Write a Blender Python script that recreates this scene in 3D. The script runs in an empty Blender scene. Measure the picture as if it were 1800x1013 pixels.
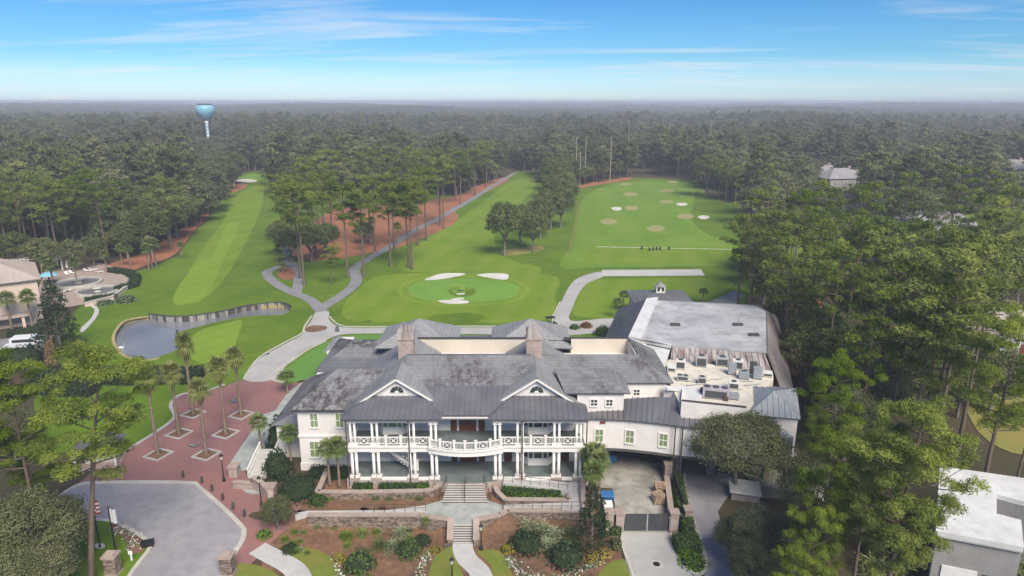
import bpy, math, random
import numpy as np
from mathutils import Vector, Matrix
from mathutils.geometry import delaunay_2d_cdt
R = math.radians
scene = bpy.context.scene
COL = scene.collection
# ------------------------------------------------------------------ camera
HC, PITCH, FPX = 43.0, R(15.3), 1200.0
cam_d = bpy.data.cameras.new('camera'); cam_d.sensor_width = 36; cam_d.lens = 24
cam_d.clip_start = 0.5; cam_d.clip_end = 20000
cam = bpy.data.objects.new('camera', cam_d); COL.objects.link(cam)
cam.location = (0, 0, HC); cam.rotation_euler = (math.pi/2 - PITCH, 0, 0)
scene.camera = cam
# ------------------------------------------------------------------ sky
SUN_EL, SUN_AZ = R(46), R(156)          # azimuth clockwise from +Y: light from behind right of the camera
world = bpy.data.worlds.new('World'); scene.world = world; world.use_nodes = True
nt = world.node_tree; nt.nodes.clear()
def wn(t, **k):
    n = nt.nodes.new(t)
    for a, b in k.items(): setattr(n, a, b)
    return n
def wl(a, b): nt.links.new(a, b)
sky = wn('ShaderNodeTexSky', sky_type='NISHITA'); sky.sun_disc = False
sky.sun_elevation = SUN_EL; sky.sun_rotation = SUN_AZ
sky.altitude = 0; sky.air_density = 1.0; sky.dust_density = 0.6; sky.ozone_density = 2.0
tc = wn('ShaderNodeTexCoord'); sep = wn('ShaderNodeSeparateXYZ'); wl(tc.outputs['Generated'], sep.inputs[0])
def wmath(op, a, b=None, clamp=False):
    n = wn('ShaderNodeMath', operation=op); n.use_clamp = clamp
    for i, v in enumerate((a, b)):
        if v is None: continue
        if isinstance(v, (int, float)): n.inputs[i].default_value = v
        else: wl(v, n.inputs[i])
    return n.outputs[0]
zc = wmath('MAXIMUM', sep.outputs[2], 0.0)
# deepening blue away from the horizon
ramp = wn('ShaderNodeValToRGB'); cr = ramp.color_ramp
cr.elements[0].position = 0.0; cr.elements[0].color = (0.52, 0.65, 0.90, 1)
cr.elements[1].position = 0.14; cr.elements[1].color = (0.135, 0.31, 0.50, 1)
e_ = cr.elements.new(0.06); e_.color = (0.21, 0.40, 0.60, 1)
wl(zc, ramp.inputs[0])
mul = wn('ShaderNodeMix', data_type='RGBA', blend_type='MULTIPLY'); mul.inputs[0].default_value = 1.0
wl(sky.outputs[0], mul.inputs[6]); wl(ramp.outputs[0], mul.inputs[7])
# thin cirrus, laid out on a high plane
zz = wmath('ADD', zc, 0.07)
cx = wmath('DIVIDE', sep.outputs[0], zz); cy = wmath('DIVIDE', sep.outputs[1], zz)
comb = wn('ShaderNodeCombineXYZ'); wl(wmath('MULTIPLY', cx, -0.42), comb.inputs[0])
wl(wmath('ADD', wmath('MULTIPLY', cy, 1.5), wmath('MULTIPLY', cx, 0.12)), comb.inputs[1])
comb.inputs[2].default_value = 9.3
nz = wn('ShaderNodeTexNoise'); nz.inputs['Scale'].default_value = 0.75; nz.inputs['Detail'].default_value = 8
nz.inputs['Roughness'].default_value = 0.62; nz.inputs['Distortion'].default_value = 0.6
wl(comb.outputs[0], nz.inputs['Vector'])
cramp = wn('ShaderNodeValToRGB'); c2 = cramp.color_ramp
c2.elements[0].position = 0.50; c2.elements[0].color = (0, 0, 0, 1)
c2.elements[1].position = 0.80; c2.elements[1].color = (1, 1, 1, 1)
wl(nz.outputs['Fac'], cramp.inputs[0])
cfac = wmath('MULTIPLY', cramp.outputs[0], 0.75)
cmix = wn('ShaderNodeMix', data_type='RGBA'); wl(cfac, cmix.inputs[0]); wl(mul.outputs[2], cmix.inputs[6])
cmix.inputs[7].default_value = (3.6, 3.6, 3.6, 1)
bg = wn('ShaderNodeBackground'); bg.inputs[1].default_value = 0.15
wl(cmix.outputs[2], bg.inputs[0])
wo = wn('ShaderNodeOutputWorld'); wl(bg.outputs[0], wo.inputs[0])
sun_d = bpy.data.lights.new('sun', 'SUN'); sun_d.energy = 3.6; sun_d.angle = R(32); sun_d.color = (1.0, 0.90, 0.75)
sun = bpy.data.objects.new('sun', sun_d); COL.objects.link(sun); sun.location = (60, -60, 120)
sd = Vector((math.sin(SUN_AZ)*math.cos(SUN_EL), math.cos(SUN_AZ)*math.cos(SUN_EL), math.sin(SUN_EL)))
sun.rotation_euler = sd.to_track_quat('Z', 'Y').to_euler()
vs = scene.view_settings
vs.view_transform = 'Standard'; vs.look = 'None'; vs.exposure = 0.7; vs.gamma = 1.0; vs.use_curve_mapping = False
scene.render.engine = 'CYCLES'
cy_ = scene.cycles
cy_.use_denoising = True; cy_.max_bounces = 6; cy_.diffuse_bounces = 3; cy_.glossy_bounces = 2
cy_.transparent_max_bounces = 4; cy_.volume_bounces = 0; cy_.caustics_reflective = False; cy_.caustics_refractive = False

# ------------------------------------------------------------------ pixels to places
CP, SP = math.cos(PITCH), math.sin(PITCH)
def ray(px, py):
    w = (506.5 - py)/FPX
    return Vector(((px - 900)/FPX, CP + w*SP, -SP + w*CP))
def G(px, py, z=0.0):
    a = ray(px, py); t = (z - HC)/a.z
    return Vector((a.x*t, a.y*t, z))
def V(px, py, Y):
    a = ray(px, py); t = Y/a.y
    return Vector((a.x*t, Y, HC + a.z*t))
def sstep(a, b, x):
    t = min(1, max(0, (x - a)/(b - a))); return t*t*(3 - 2*t)
MOUND = G(828, 512); HOLLOW = G(812, 511); TEE = G(765, 520)
def STEPY(x):
    # line of the garden retaining walls
    if x < -8.2 or x > .5: return (64.3, 64.6)
    return (62.9, 63.3)
def H(x, y):
    """height of the ground"""
    z = 0.0
    if y < 68:
        a = sstep(-31, -19, x)
        if x < 9.6: b = 1 - sstep(*STEPY(x), y)
        else: b = 1 - sstep(60, 68, y)
        z -= 1.2*a*b
    if 130 < y < 190 and -40 < x < 30:
        z += 0.7*math.exp(-(((x - MOUND.x)/11)**2 + ((y - MOUND.y)/8)**2))
        z -= 0.9*math.exp(-(((x - HOLLOW.x)/2.6)**2 + ((y - HOLLOW.y)/4.0)**2))
    return z
def GH(px, py, dz=0.0):
    z = 0
    for _ in range(6):
        p = G(px, py, z + dz); z = H(p.x, p.y)
    return G(px, py, z + dz)
# ------------------------------------------------------------------ materials
MATS = {}
def newmat(name):
    m = bpy.data.materials.new(name); m.use_nodes = True; m.node_tree.nodes.clear(); MATS[name] = m
    return m, m.node_tree
def lin(c):
    if isinstance(c, str):
        c = [int(c[i:i+2], 16)/255 for i in (0, 2, 4)]
        c = [x/12.92 if x <= .04045 else ((x + .055)/1.055)**2.4 for x in c]
    return (*c[:3], 1)
class NT:
    def __init__(s, t): s.t = t
    def n(s, typ, **k):
        n = s.t.nodes.new(typ)
        for a, b in k.items():
            if a == 'ins':
                for i, v in b.items(): s.put(n.inputs[i], v)
            else: setattr(n, a, b)
        return n
    def put(s, sock, v):
        if isinstance(v, bpy.types.NodeSocket): s.t.links.new(v, sock)
        else: sock.default_value = v
    def math(s, op, a, b=0.0, clamp=False):
        n = s.n('ShaderNodeMath', operation=op, ins={0: a, 1: b}); n.use_clamp = clamp; return n.outputs[0]
    def mix(s, f, a, b, blend='MIX'):
        n = s.n('ShaderNodeMix', data_type='RGBA', blend_type=blend); s.put(n.inputs[0], f); s.put(n.inputs[6], a); s.put(n.inputs[7], b); return n.outputs[2]
    def noise(s, scale, detail=3, rough=.55, vec=None, dist=0.0):
        n = s.n('ShaderNodeTexNoise', ins={'Scale': scale, 'Detail': detail, 'Roughness': rough, 'Distortion': dist})
        if vec is not None: s.put(n.inputs['Vector'], vec)
        return n.outputs['Fac']
    def ramp(s, f, *stops):
        n = s.n('ShaderNodeValToRGB'); r = n.color_ramp; s.put(n.inputs[0], f)
        for i, (p, c) in enumerate(stops):
            e = r.elements[i] if i < 2 else r.elements.new(p)
            e.position = p; e.color = c if len(c) == 4 else (*c, 1)
        return n.outputs[0]
    def pos(s): return s.n('ShaderNodeNewGeometry').outputs['Position']
    def mapped(s, vec, scale=(1, 1, 1), rot=(0, 0, 0)):
        n = s.n('ShaderNodeMapping'); s.put(n.inputs[0], vec); n.inputs['Scale'].default_value = scale; n.inputs['Rotation'].default_value = rot; return n.outputs[0]
    def bump(s, h, strength=.3, dist=.05):
        return s.n('ShaderNodeBump', ins={'Height': h, 'Strength': strength, 'Distance': dist}).outputs[0]
    def out(s, col, rough=.8, normal=None, metal=0.0, spec=.3, trans=None):
        b = s.n('ShaderNodeBsdfPrincipled'); s.put(b.inputs['Base Color'], col); s.put(b.inputs['Roughness'], rough)
        b.inputs['Metallic'].default_value = metal; b.inputs['Specular IOR Level'].default_value = spec
        if normal is not None: s.put(b.inputs['Normal'], normal)
        o = s.n('ShaderNodeOutputMaterial'); sh = b.outputs[0]
        if trans is not None:
            t = s.n('ShaderNodeBsdfTranslucent'); s.put(t.inputs[0], col)
            m = s.n('ShaderNodeMixShader', ins={0: trans}); s.t.links.new(sh, m.inputs[1]); s.t.links.new(t.outputs[0], m.inputs[2]); sh = m.outputs[0]
        s.t.links.new(sh, o.inputs[0]); return b
def mat_mottled(name, c1, c2, scale=1.0, rough=.85, c3=None, s3=8.0, bump=0.0, spec=.25, lo=.35, hi=.65, metal=0.0, f3=.35):
    """two colours in soft patches, a third in fine grain"""
    m, t = newmat(name); t = NT(t); p = t.pos()
    col = t.mix(t.ramp(t.noise(scale, 4, .6, p), (lo, (0, 0, 0)), (hi, (1, 1, 1))), lin(c1), lin(c2))
    if c3 is not None:
        g = t.ramp(t.noise(s3, 3, .6, p), (.45, (0, 0, 0)), (.7, (1, 1, 1)))
        col = t.mix(t.math('MULTIPLY', g, f3), col, lin(c3))
    nrm = t.bump(t.noise(s3*2, 3, .6, p), bump, .05) if bump else None
    t.out(col, rough, nrm, metal, spec); return m
def mat_plain(name, c, rough=.7, spec=.3, metal=0.0, vary=.08, scale=1.5):
    m, t = newmat(name); t = NT(t); p = t.pos()
    c = lin(c); d = tuple(x*(1 - 2.2*vary) for x in c[:3]) + (1,)
    t.out(t.mix(t.ramp(t.noise(scale, 5, .65, p), (.4, (0, 0, 0)), (.75, (1, 1, 1))), c, d), rough, None, metal, spec); return m
def mat_grass(name, c1, c2, c3, stripe=None, scale=.06):
    m, t = newmat(name); t = NT(t); p = t.pos()
    col = t.mix(t.ramp(t.noise(scale, 5, .62, p), (.36, (0, 0, 0)), (.64, (1, 1, 1))), lin(c1), lin(c2))
    g = t.ramp(t.noise(.35, 4, .7, p), (.5, (0, 0, 0)), (.78, (1, 1, 1)))
    col = t.mix(t.math('MULTIPLY', g, .6), col, lin(c3))
    if stripe:
        ang, w, amt = stripe
        v = t.mapped(p, (1, 1, 1), (0, 0, ang))
        s = t.n('ShaderNodeSeparateXYZ', ins={0: v}).outputs[0]
        sw = t.math('SINE', t.math('MULTIPLY', s, math.pi/w))
        sw = t.math('MULTIPLY', t.math('ADD', t.math('MULTIPLY', sw, 3.0), .5, True), amt)
        col = t.mix(sw, col, lin(c3))
    t.out(col, .9, t.bump(t.noise(3.0, 4, .7, p), .25, .08), spec=.1); return m
mat_grass('grass_rough', (0.081, 0.149, 0.012), (0.122, 0.197, 0.017), (0.186, 0.226, 0.040))
mat_grass('grass_fairway', (0.122, 0.209, 0.015), (0.160, 0.246, 0.020), (0.226, 0.266, 0.051), (R(12), 4.0, .22))
mat_grass('grass_range', (0.113, 0.220, 0.020), (0.153, 0.258, 0.028), (0.226, 0.266, 0.062), (R(2), 7.0, .15))
mat_grass('grass_green', (0.136, 0.271, 0.040), (0.158, 0.294, 0.045), (0.181, 0.305, 0.056), (R(-30), 3.0, .3))
mat_grass('grass_tee', (0.153, 0.254, 0.020), (0.181, 0.282, 0.027), (0.232, 0.288, 0.051), (R(35), 2.2, .25))
mat_grass('grass_turf', (.105, .225, .045), (.125, .25, .05), (.15, .26, .06))
mat_grass('grass_worn', (.20, .19, .045), (.10, .175, .018), (.36, .29, .10), scale=.35)
mat_mottled('sand_white', (.56, .53, .47), (.66, .63, .57), .25, .95, (.46, .43, .37), 1.2)
mat_mottled('sand_tan', (.33, .28, .14), (.27, .28, .10), .15, .95, (.2, .26, .07), 1.0)
mat_mottled('bank_earth', (.42, .33, .16), (.33, .27, .12), .3, .95, (.2, .2, .07), 1.5)
mat_mottled('pine_straw', (.34, .14, .07), (.27, .115, .06), .15, .95, (.36, .20, .12), .9, .3)
mat_mottled('mulch', (.20, .105, .062), (.105, .065, .042), .35, .95, (.29, .18, .11), 2.0, .4, f3=.5)
mat_mottled('forest_floor', (.055, .05, .026), (.085, .06, .035), .05, .95, (.05, .07, .02), .3)
mat_mottled('dry_lawn', (.30, .22, .07), (.20, .21, .05), .12, .95, (.14, .18, .04), .8)
mat_mottled('asphalt_path', (.21, .21, .22), (.26, .255, .26), .3, .9, (.17, .17, .17), 4, .1)
mat_mottled('asphalt_circle', (.285, .265, .28), (.335, .318, .33), .15, .9, (.20, .19, .20), .8, .1, f3=.5)
mat_mottled('concrete_road', (.37, .355, .335), (.44, .425, .405), .2, .9, (.29, .28, .265), 1.2, .08)
mat_mottled('concrete_pale', (.44, .425, .40), (.52, .505, .48), .4, .9, (.36, .345, .32), 2)
mat_mottled('kerb_concrete', (.42, .40, .35), (.52, .495, .44), .6, .9, (.33, .31, .27), 2)
m, t = newmat('slate_paving'); t = NT(t); p = t.pos()
br = t.n('ShaderNodeTexBrick', ins={'Vector': t.mapped(p, (1, 1, 1), (0, 0, R(45))), 'Color1': lin((.24, .27, .255)), 'Color2': lin((.37, .385, .36)), 'Mortar': lin((.42, .42, .40)), 'Scale': 1.0, 'Mortar Size': .02, 'Brick Width': .9, 'Row Height': .9})
t.out(t.mix(t.math('MULTIPLY', t.ramp(t.noise(.8, 4, .6, p), (.4, (0, 0, 0)), (.7, (1, 1, 1))), .6), br.outputs[0], lin((.44, .45, .42))), .75, spec=.3)
mat_mottled('porch_slate', (.10, .125, .125), (.16, .19, .185), .6, .5, (.20, .23, .22), 1.8)
mat_mottled('yard_concrete', (.42, .40, .36), (.25, .235, .21), .28, .8, (.16, .14, .12), .55, f3=.75)
m, t = newmat('brick_paving'); t = NT(t); p = t.pos()
br = t.n('ShaderNodeTexBrick', ins={'Vector': t.mapped(p, (1, 1, 1), (0, 0, R(45))), 'Color1': lin((.265, .125, .12)), 'Color2': lin((.21, .11, .11)), 'Mortar': lin((.23, .165, .155)),
        'Scale': 1.0, 'Mortar Size': .012, 'Brick Width': .42, 'Row Height': .21})
col = t.mix(t.ramp(t.noise(.12, 4, .6, p), (.38, (0, 0, 0)), (.66, (1, 1, 1))), br.outputs[0], lin((.30, .145, .125)))
col = t.mix(t.math('MULTIPLY', t.ramp(t.noise(.5, 4, .7, p), (.5, (0, 0, 0)), (.8, (1, 1, 1))), .5), col, lin((.25, .155, .15)))
t.out(col, .85, t.bump(br.outputs[1], -.2, .02), spec=.2)
m, t = newmat('water'); t = NT(t); p = t.pos()
t.out(t.mix(t.ramp(t.noise(.08, 3, .5, p), (.4, (0, 0, 0)), (.65, (1, 1, 1))), lin((.15, .155, .175)), lin((.22, .225, .24))), .13, t.bump(t.noise(1.3, 4, .6, t.mapped(p, (1, 2.2, 1))), .16, .12), spec=.6)

# ------------------------------------------------------------------ mesh helpers
ORG = {}
def raw_mesh(name, verts, faces_idx, sizes):
    """fast mesh from numpy arrays"""
    me = bpy.data.meshes.new(name)
    verts = np.asarray(verts, np.float32); loops = np.asarray(faces_idx, np.int32).ravel(); sizes = np.asarray(sizes, np.int32)
    me.vertices.add(len(verts)); me.vertices.foreach_set('co', verts.ravel())
    me.loops.add(len(loops)); me.loops.foreach_set('vertex_index', loops)
    me.polygons.add(len(sizes))
    st = np.zeros(len(sizes), np.int32); st[1:] = np.cumsum(sizes)[:-1]
    me.polygons.foreach_set('loop_start', st)
    try: me.polygons.foreach_set('loop_total', sizes)
    except Exception: pass
    me.update(calc_edges=True); me.validate()
    return me
def link(name, me, parent=None, loc=None):
    o = bpy.data.objects.new(name, me); COL.objects.link(o)
    if parent is not None: o.parent = parent; ORG[o.name] = ORG.get(parent.name, Vector())
    elif loc is not None: o.location = loc
    return o
def tag(o, label, cat, group=None, kind=None):
    if label: o['label'] = label
    if cat: o['category'] = cat
    if group: o['group'] = group
    if kind: o['kind'] = kind
    return o
def thing(name, label, cat, loc=(0, 0, 0), group=None, rz=0.0):
    o = bpy.data.objects.new(name, None); COL.objects.link(o); o.location = loc; o.rotation_euler = (0, 0, rz)
    o.empty_display_size = .3; ORG[o.name] = Vector(loc) if rz == 0 else Vector()
    return tag(o, label, cat, group)
def copy_tree(o, parent=None):
    c = o.copy(); COL.objects.link(c); c.parent = parent
    if parent is None: ORG[c.name] = Vector()
    for ch in o.children: copy_tree(ch, c)
    return c
class MB:
    def __init__(s): s.v = []; s.f = []
    def add(s, vs, fs):
        b = len(s.v); s.v += [tuple(v) for v in vs]; s.f += [[i + b for i in f] for f in fs]; return s
    def hexa(s, p):   # 8 points: bottom ring 0-3, top ring 4-7
        return s.add(p, [(3, 2, 1, 0), (4, 5, 6, 7), (0, 1, 5, 4), (1, 2, 6, 5), (2, 3, 7, 6), (3, 0, 4, 7)])
    def box(s, x0, x1, y0, y1, z0, z1):
        return s.hexa([(x0, y0, z0), (x1, y0, z0), (x1, y1, z0), (x0, y1, z0), (x0, y0, z1), (x1, y0, z1), (x1, y1, z1), (x0, y1, z1)])
    def obox(s, a, b, w, z0, z1, side=0.0):
        """wall-like box along a to b (2D), width w, side shift, z may be pairs"""
        a = Vector(a[:2]); b = Vector(b[:2]); d = (b - a).normalized(); n = Vector((-d.y, d.x))
        z0 = z0 if isinstance(z0, tuple) else (z0, z0); z1 = z1 if isinstance(z1, tuple) else (z1, z1)
        l, r = n*(side + w/2), n*(side - w/2)
        q = [a + r, b + r, b + l, a + l]; k = (0, 1, 1, 0)
        return s.hexa([(*q[i], z0[k[i]]) for i in range(4)] + [(*q[i], z1[k[i]]) for i in range(4)])
    def tube(s, pts, rad, n=6, caps=True):
        pts = [Vector(p) for p in pts]; rad = rad if isinstance(rad, (list, tuple)) else [rad]*len(pts)
        b = len(s.v)
        for i, p in enumerate(pts):
            d = (pts[min(i + 1, len(pts) - 1)] - pts[max(i - 1, 0)]).normalized()
            u = d.orthogonal() if abs(d.z) < .9 else Vector((1, 0, 0)); u = (u - d*u.dot(d)).normalized(); w = d.cross(u)
            for k in range(n):
                a = 2*math.pi*k/n; s.v.append(tuple(p + (u*math.cos(a) + w*math.sin(a))*rad[i]))
        for i in range(len(pts) - 1):
            for k in range(n):
                s.f.append([b + i*n + k, b + i*n + (k + 1) % n, b + (i + 1)*n + (k + 1) % n, b + (i + 1)*n + k])
        if caps:
            s.f.append([b + k for k in range(n)][::-1]); s.f.append([b + (len(pts) - 1)*n + k for k in range(n)])
        return s
    def lathe(s, prof, c=(0, 0, 0), n=16):
        b = len(s.v); c = Vector(c)
        for r, z in prof:
            for k in range(n): a = 2*math.pi*k/n; s.v.append((c.x + r*math.cos(a), c.y + r*math.sin(a), c.z + z))
        for i in range(len(prof) - 1):
            for k in range(n): s.f.append([b + i*n + k, b + i*n + (k + 1) % n, b + (i + 1)*n + (k + 1) % n, b + (i + 1)*n + k])
        s.f.append([b + k for k in range(n)][::-1]); s.f.append([b + (len(prof) - 1)*n + k for k in range(n)]); return s
    def prism(s, outline, z0, z1):
        n = len(outline); b = len(s.v)
        if sum(outline[i][0]*outline[(i + 1) % n][1] - outline[(i + 1) % n][0]*outline[i][1] for i in range(n)) < 0: outline = outline[::-1]
        for z in (z0, z1):
            for i, p in enumerate(outline): s.v.append((p[0], p[1], z[i] if isinstance(z, (list, tuple)) else z))
        s.f.append([b + i for i in range(n)][::-1]); s.f.append([b + n + i for i in range(n)])
        for i in range(n): j = (i + 1) % n; s.f.append([b + i, b + j, b + n + j, b + n + i])
        return s
    def slab(s, pts, th):
        """a flat or bent face with thickness th below it"""
        n = len(pts); pts = [Vector(p) for p in pts]
        nor = Vector()
        for i in range(n): nor += pts[i].cross(pts[(i + 1) % n])
        if nor.z < 0: pts = pts[::-1]; nor = -nor
        nor.normalize(); b = len(s.v)
        s.v += [tuple(p) for p in pts] + [tuple(p - nor*th) for p in pts]
        s.f.append([b + i for i in range(n)]); s.f.append([b + n + i for i in range(n)][::-1])
        for i in range(n): j = (i + 1) % n; s.f.append([b + j, b + i, b + n + i, b + n + j])
        return s
    def build(s, name, mat, parent=None, smooth=False, loc=None, label=None):
        org = ORG.get(parent.name, Vector()) if parent is not None else (Vector(loc) if loc is not None else Vector())
        me = bpy.data.meshes.new(name); me.from_pydata([(v[0] - org.x, v[1] - org.y, v[2] - org.z) for v in s.v], [], s.f); me.update()
        if mat: me.materials.append(MATS[mat])
        if smooth: me.shade_smooth()
        o = link(name, me, parent, loc)
        if label: o['label'] = label
        return o
def inpoly(x, y, poly):
    c = False; j = len(poly) - 1
    for i in range(len(poly)):
        xi, yi = poly[i][0], poly[i][1]; xj, yj = poly[j][0], poly[j][1]
        if (yi > y) != (yj > y) and x < (xj - xi)*(y - yi)/(yj - yi) + xi: c = not c
        j = i
    return c
def dens(pts, step):
    out = []
    for i in range(len(pts)):
        a = Vector(pts[i][:2]); b = Vector(pts[(i + 1) % len(pts)][:2]); n = max(1, int((b - a).length/step))
        out += [a.lerp(b, k/n) for k in range(n)]
    return out
def smooth_loop(pts, closed=True, sub=5):
    n = len(pts); out = []
    for i in range(n if closed else n - 1):
        p = [Vector(pts[(i + k) % n][:2]) if closed else Vector(pts[min(max(i + k, 0), n - 1)][:2]) for k in (-1, 0, 1, 2)]
        for k in range(sub):
            t = k/sub
            out.append(.5*((2*p[1]) + (p[2] - p[0])*t + (2*p[0] - 5*p[1] + 4*p[2] - p[3])*t*t + (3*p[1] - p[0] - 3*p[2] + p[3])*t**3))
    if not closed: out.append(Vector(pts[-1][:2]))
    return out
def sheet(name, outline, mat, off, kind='structure', step=None, holes=(), parent=None, label=None, zfun=None):
    """a ground sheet that follows the ground, off metres above it"""
    zf = zfun or H
    st = step or 1e9
    loops = [dens(outline, st)] + [dens(h, st) for h in holes]
    pts = []; edges = []
    for lp in loops:
        b = len(pts); pts += [Vector(p) for p in lp]; edges += [(b + i, b + (i + 1) % len(lp)) for i in range(len(lp))]
    if step:
        xs = [p.x for p in loops[0]]; ys = [p.y for p in loops[0]]
        x = min(xs) + step*.5
        while x < max(xs):
            y = min(ys) + step*.5
            while y < max(ys):
                if inpoly(x, y, loops[0]): pts.append(Vector((x, y)))
                y += step
            x += step
    v, _, f, *_ = delaunay_2d_cdt(pts, edges, [], 0, 1e-5)
    ff = []
    for t in f:
        c = sum((v[i] for i in t), Vector((0, 0)))/len(t)
        if inpoly(c.x, c.y, loops[0]) and not any(inpoly(c.x, c.y, h) for h in loops[1:]): ff.append(list(t))
    me = bpy.data.meshes.new(name); me.from_pydata([(p.x, p.y, zf(p.x, p.y) + off) for p in v], [], ff); me.update()
    me.materials.append(MATS[mat]); me.shade_smooth()
    o = link(name, me, parent)
    if kind and parent is None: o['kind'] = kind
    if label: o['label'] = label
    return o
def pxl(pts, z=None): return [GH(*p) if z is None else G(*p, z) for p in pts]
def ribbon_outline(center, w):
    c = center; L = []; Rr = []
    for i in range(len(c)):
        d = (c[min(i + 1, len(c) - 1)] - c[max(i - 1, 0)]).normalized(); n = Vector((-d.y, d.x))
        ww = w[min(len(w) - 1, int(i*len(w)/len(c)))] if isinstance(w, (list, tuple)) else w
        L.append(c[i] + n*ww/2); Rr.append(c[i] - n*ww/2)
    return L + Rr[::-1]
def strip(name, line, w, mat, off, h=0.0, closed=False, parent=None, kind='structure'):
    """a band along a line; with h > 0 a raised kerb"""
    mb = MB(); n = len(line)
    rng = range(n if closed else n - 1)
    nor = []
    for i in range(n):
        a = line[(i - 1) % n] if closed else line[max(i - 1, 0)]; b = line[(i + 1) % n] if closed else line[min(i + 1, n - 1)]
        d = (Vector(b[:2]) - Vector(a[:2])).normalized(); nor.append(Vector((-d.y, d.x)))
    for i in range(n):
        p = Vector(line[i][:2])
        for sgn in (1, -1):
            q = p + nor[i]*sgn*w/2; z = H(q.x, q.y)
            mb.v.append((q.x, q.y, z + off + h)); mb.v.append((q.x, q.y, z - .15))
    for i in rng:
        a = i*4; b = ((i + 1) % n)*4
        mb.f += [[a, a + 2, b + 2, b], [a + 1, a, b, b + 1], [a + 2, a + 3, b + 3, b + 2]]
    o = mb.build(name, mat, parent)
    if kind and parent is None: o['kind'] = kind
    return o
# ================================================================== ground, golf course, roads
POND = smooth_loop(pxl([(200,602),(203,582),(222,563),(262,556),(330,559),(390,551),(440,540),(492,536),(511,543),(497,553),(450,555),(400,562),(350,574),(313,585),(312,597),(322,606),(295,622),(247,634),(216,624)]), True, 3)
LAWN = pxl([(60,700),(112,614),(116,565),(150,530),(200,492),(262,470),(312,450),(345,405),(368,384),(385,345),(425,322),(425,304),(470,298),(480,345),(600,330),(800,345),(880,316),(905,302),(945,302),(960,330),(1020,325),(1100,312),(1225,316),(1245,345),(1305,365),(1320,420),(1325,480),(1330,520),(1290,545),(1150,600),(1080,640),(700,660),(560,680),(480,700),(400,740),(300,760),(200,790),(60,800)])
base = [Vector((-7000, -60)), Vector((7000, -60)), Vector((7000, 7600)), Vector((-7000, 7600))]
near = [Vector((-40, 40)), Vector((60, 40)), Vector((60, 70)), Vector((-40, 70))]
sheet('ground', base, 'forest_floor', -.06, holes=[POND, near])
sheet('ground', near, 'forest_floor', -.06, step=1.0, holes=[[Vector((-21.4, 50.1)), Vector((9.3, 50.1)), Vector((9.3, 69.2)), Vector((-21.4, 69.2))]])
# pond water and its sandy bank
wz = -.75
w = sheet('water', POND, 'water', 0, zfun=lambda x, y: wz, step=4)
mb = MB(); n = len(POND)
for i in range(n):
    p, q = POND[i], POND[(i + 1) % n]
    mb.add([(p.x, p.y, .03), (q.x, q.y, .03), (q.x, q.y, wz - .5), (p.x, p.y, wz - .5)], [(0, 1, 2, 3)])
o = mb.build('pond_bank', 'bank_earth'); o['kind'] = 'structure'
bank = [POND[i] for i in range(len(POND))]
cpond = sum(POND, Vector((0, 0)))/len(POND)
west = smooth_loop(pxl([(262,556),(222,563),(203,582),(200,602),(216,624),(247,634),(280,630)]), False, 5)
sheet('lawn', LAWN, 'grass_rough', 0.0, step=None, holes=[POND, smooth_loop(pxl([(690,540),(960,540),(980,505),(930,478),(700,478),(660,505)]), True, 4)])
sheet('lawn', smooth_loop(pxl([(690,540),(960,540),(980,505),(930,478),(700,478),(660,505)]), True, 4), 'grass_rough', 0.0, step=1.6)
strip('pond_edge', west, .55, 'bank_earth', .02)
def zone(name, px, mat, off, smooth=True, step=None, sub=4):
    pts = pxl(px); return sheet(name, smooth_loop(pts, True, sub) if smooth else pts, mat, off, step=step)
# mowing zones
zone('fairway', [(305,530),(330,480),(362,430),(395,385),(410,350),(440,330),(462,322),(462,350),(452,385),(425,440),(395,490),(360,525),(330,535)], 'grass_fairway', .015)
zone('fairway', [(395,400),(408,392),(420,398),(395,450),(380,455),(375,452)], 'grass_tee', .045)
zone('tee', [(303,525),(350,460),(390,458),(365,515),(340,532)], 'grass_tee', .03)
zone('tee', [(330,625),(345,585),(400,568),(425,565),(415,600),(405,625),(370,640)], 'grass_tee', .015)
zone('tee', [(200,650),(240,648),(320,640),(400,640),(390,660),(300,668),(220,668)], 'grass_worn', .015)
zone('putting_green', [(418,312),(440,306),(466,308),(462,316),(430,320)], 'grass_green', .03)
zone('fairway', [(700,470),(735,430),(790,395),(850,355),(900,318),(940,315),(930,345),(880,380),(870,430),(905,460),(950,470),(930,490),(840,478),(760,480)], 'grass_fairway', .015)
zone('practice_range', [(985,470),(1005,430),(1015,380),(1035,340),(1100,320),(1210,322),(1220,350),(1215,385),(1250,415),(1310,425),(1312,462),(1200,468),(1060,470)], 'grass_range', .015)
zone('practice_range', [(1040,462),(1048,436),(1200,434),(1306,438),(1308,460),(1200,464)], 'grass_fairway', .03)
zone('practice_range', [(1005,545),(1020,505),(1045,492),(1240,490),(1290,500),(1240,525),(1120,555),(1030,558)], 'grass_fairway', .015)
zone('fairway', [(600,555),(640,500),(700,482),(960,482),(975,520),(955,562),(700,568)], 'grass_fairway', .012, step=1.6)
for k, (rx, ry, m_, of) in enumerate([(116, 30, 'grass_tee', .03), (108, 27, 'grass_fairway', .045), (98, 23.5, 'grass_green', .06)]):
    zone('putting_green', [(815 + rx*math.cos(a), 511 + ry*math.sin(a)*(1 + .12*math.cos(2*a))) for a in [i*math.pi/8 for i in range(16)]], m_, of, step=1.6)
zone('hollow', [(812 + 24*math.cos(a), 513 + 9*math.sin(a)) for a in [i*math.pi/5 for i in range(10)]], 'grass_rough', .075, step=1.0)
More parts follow.
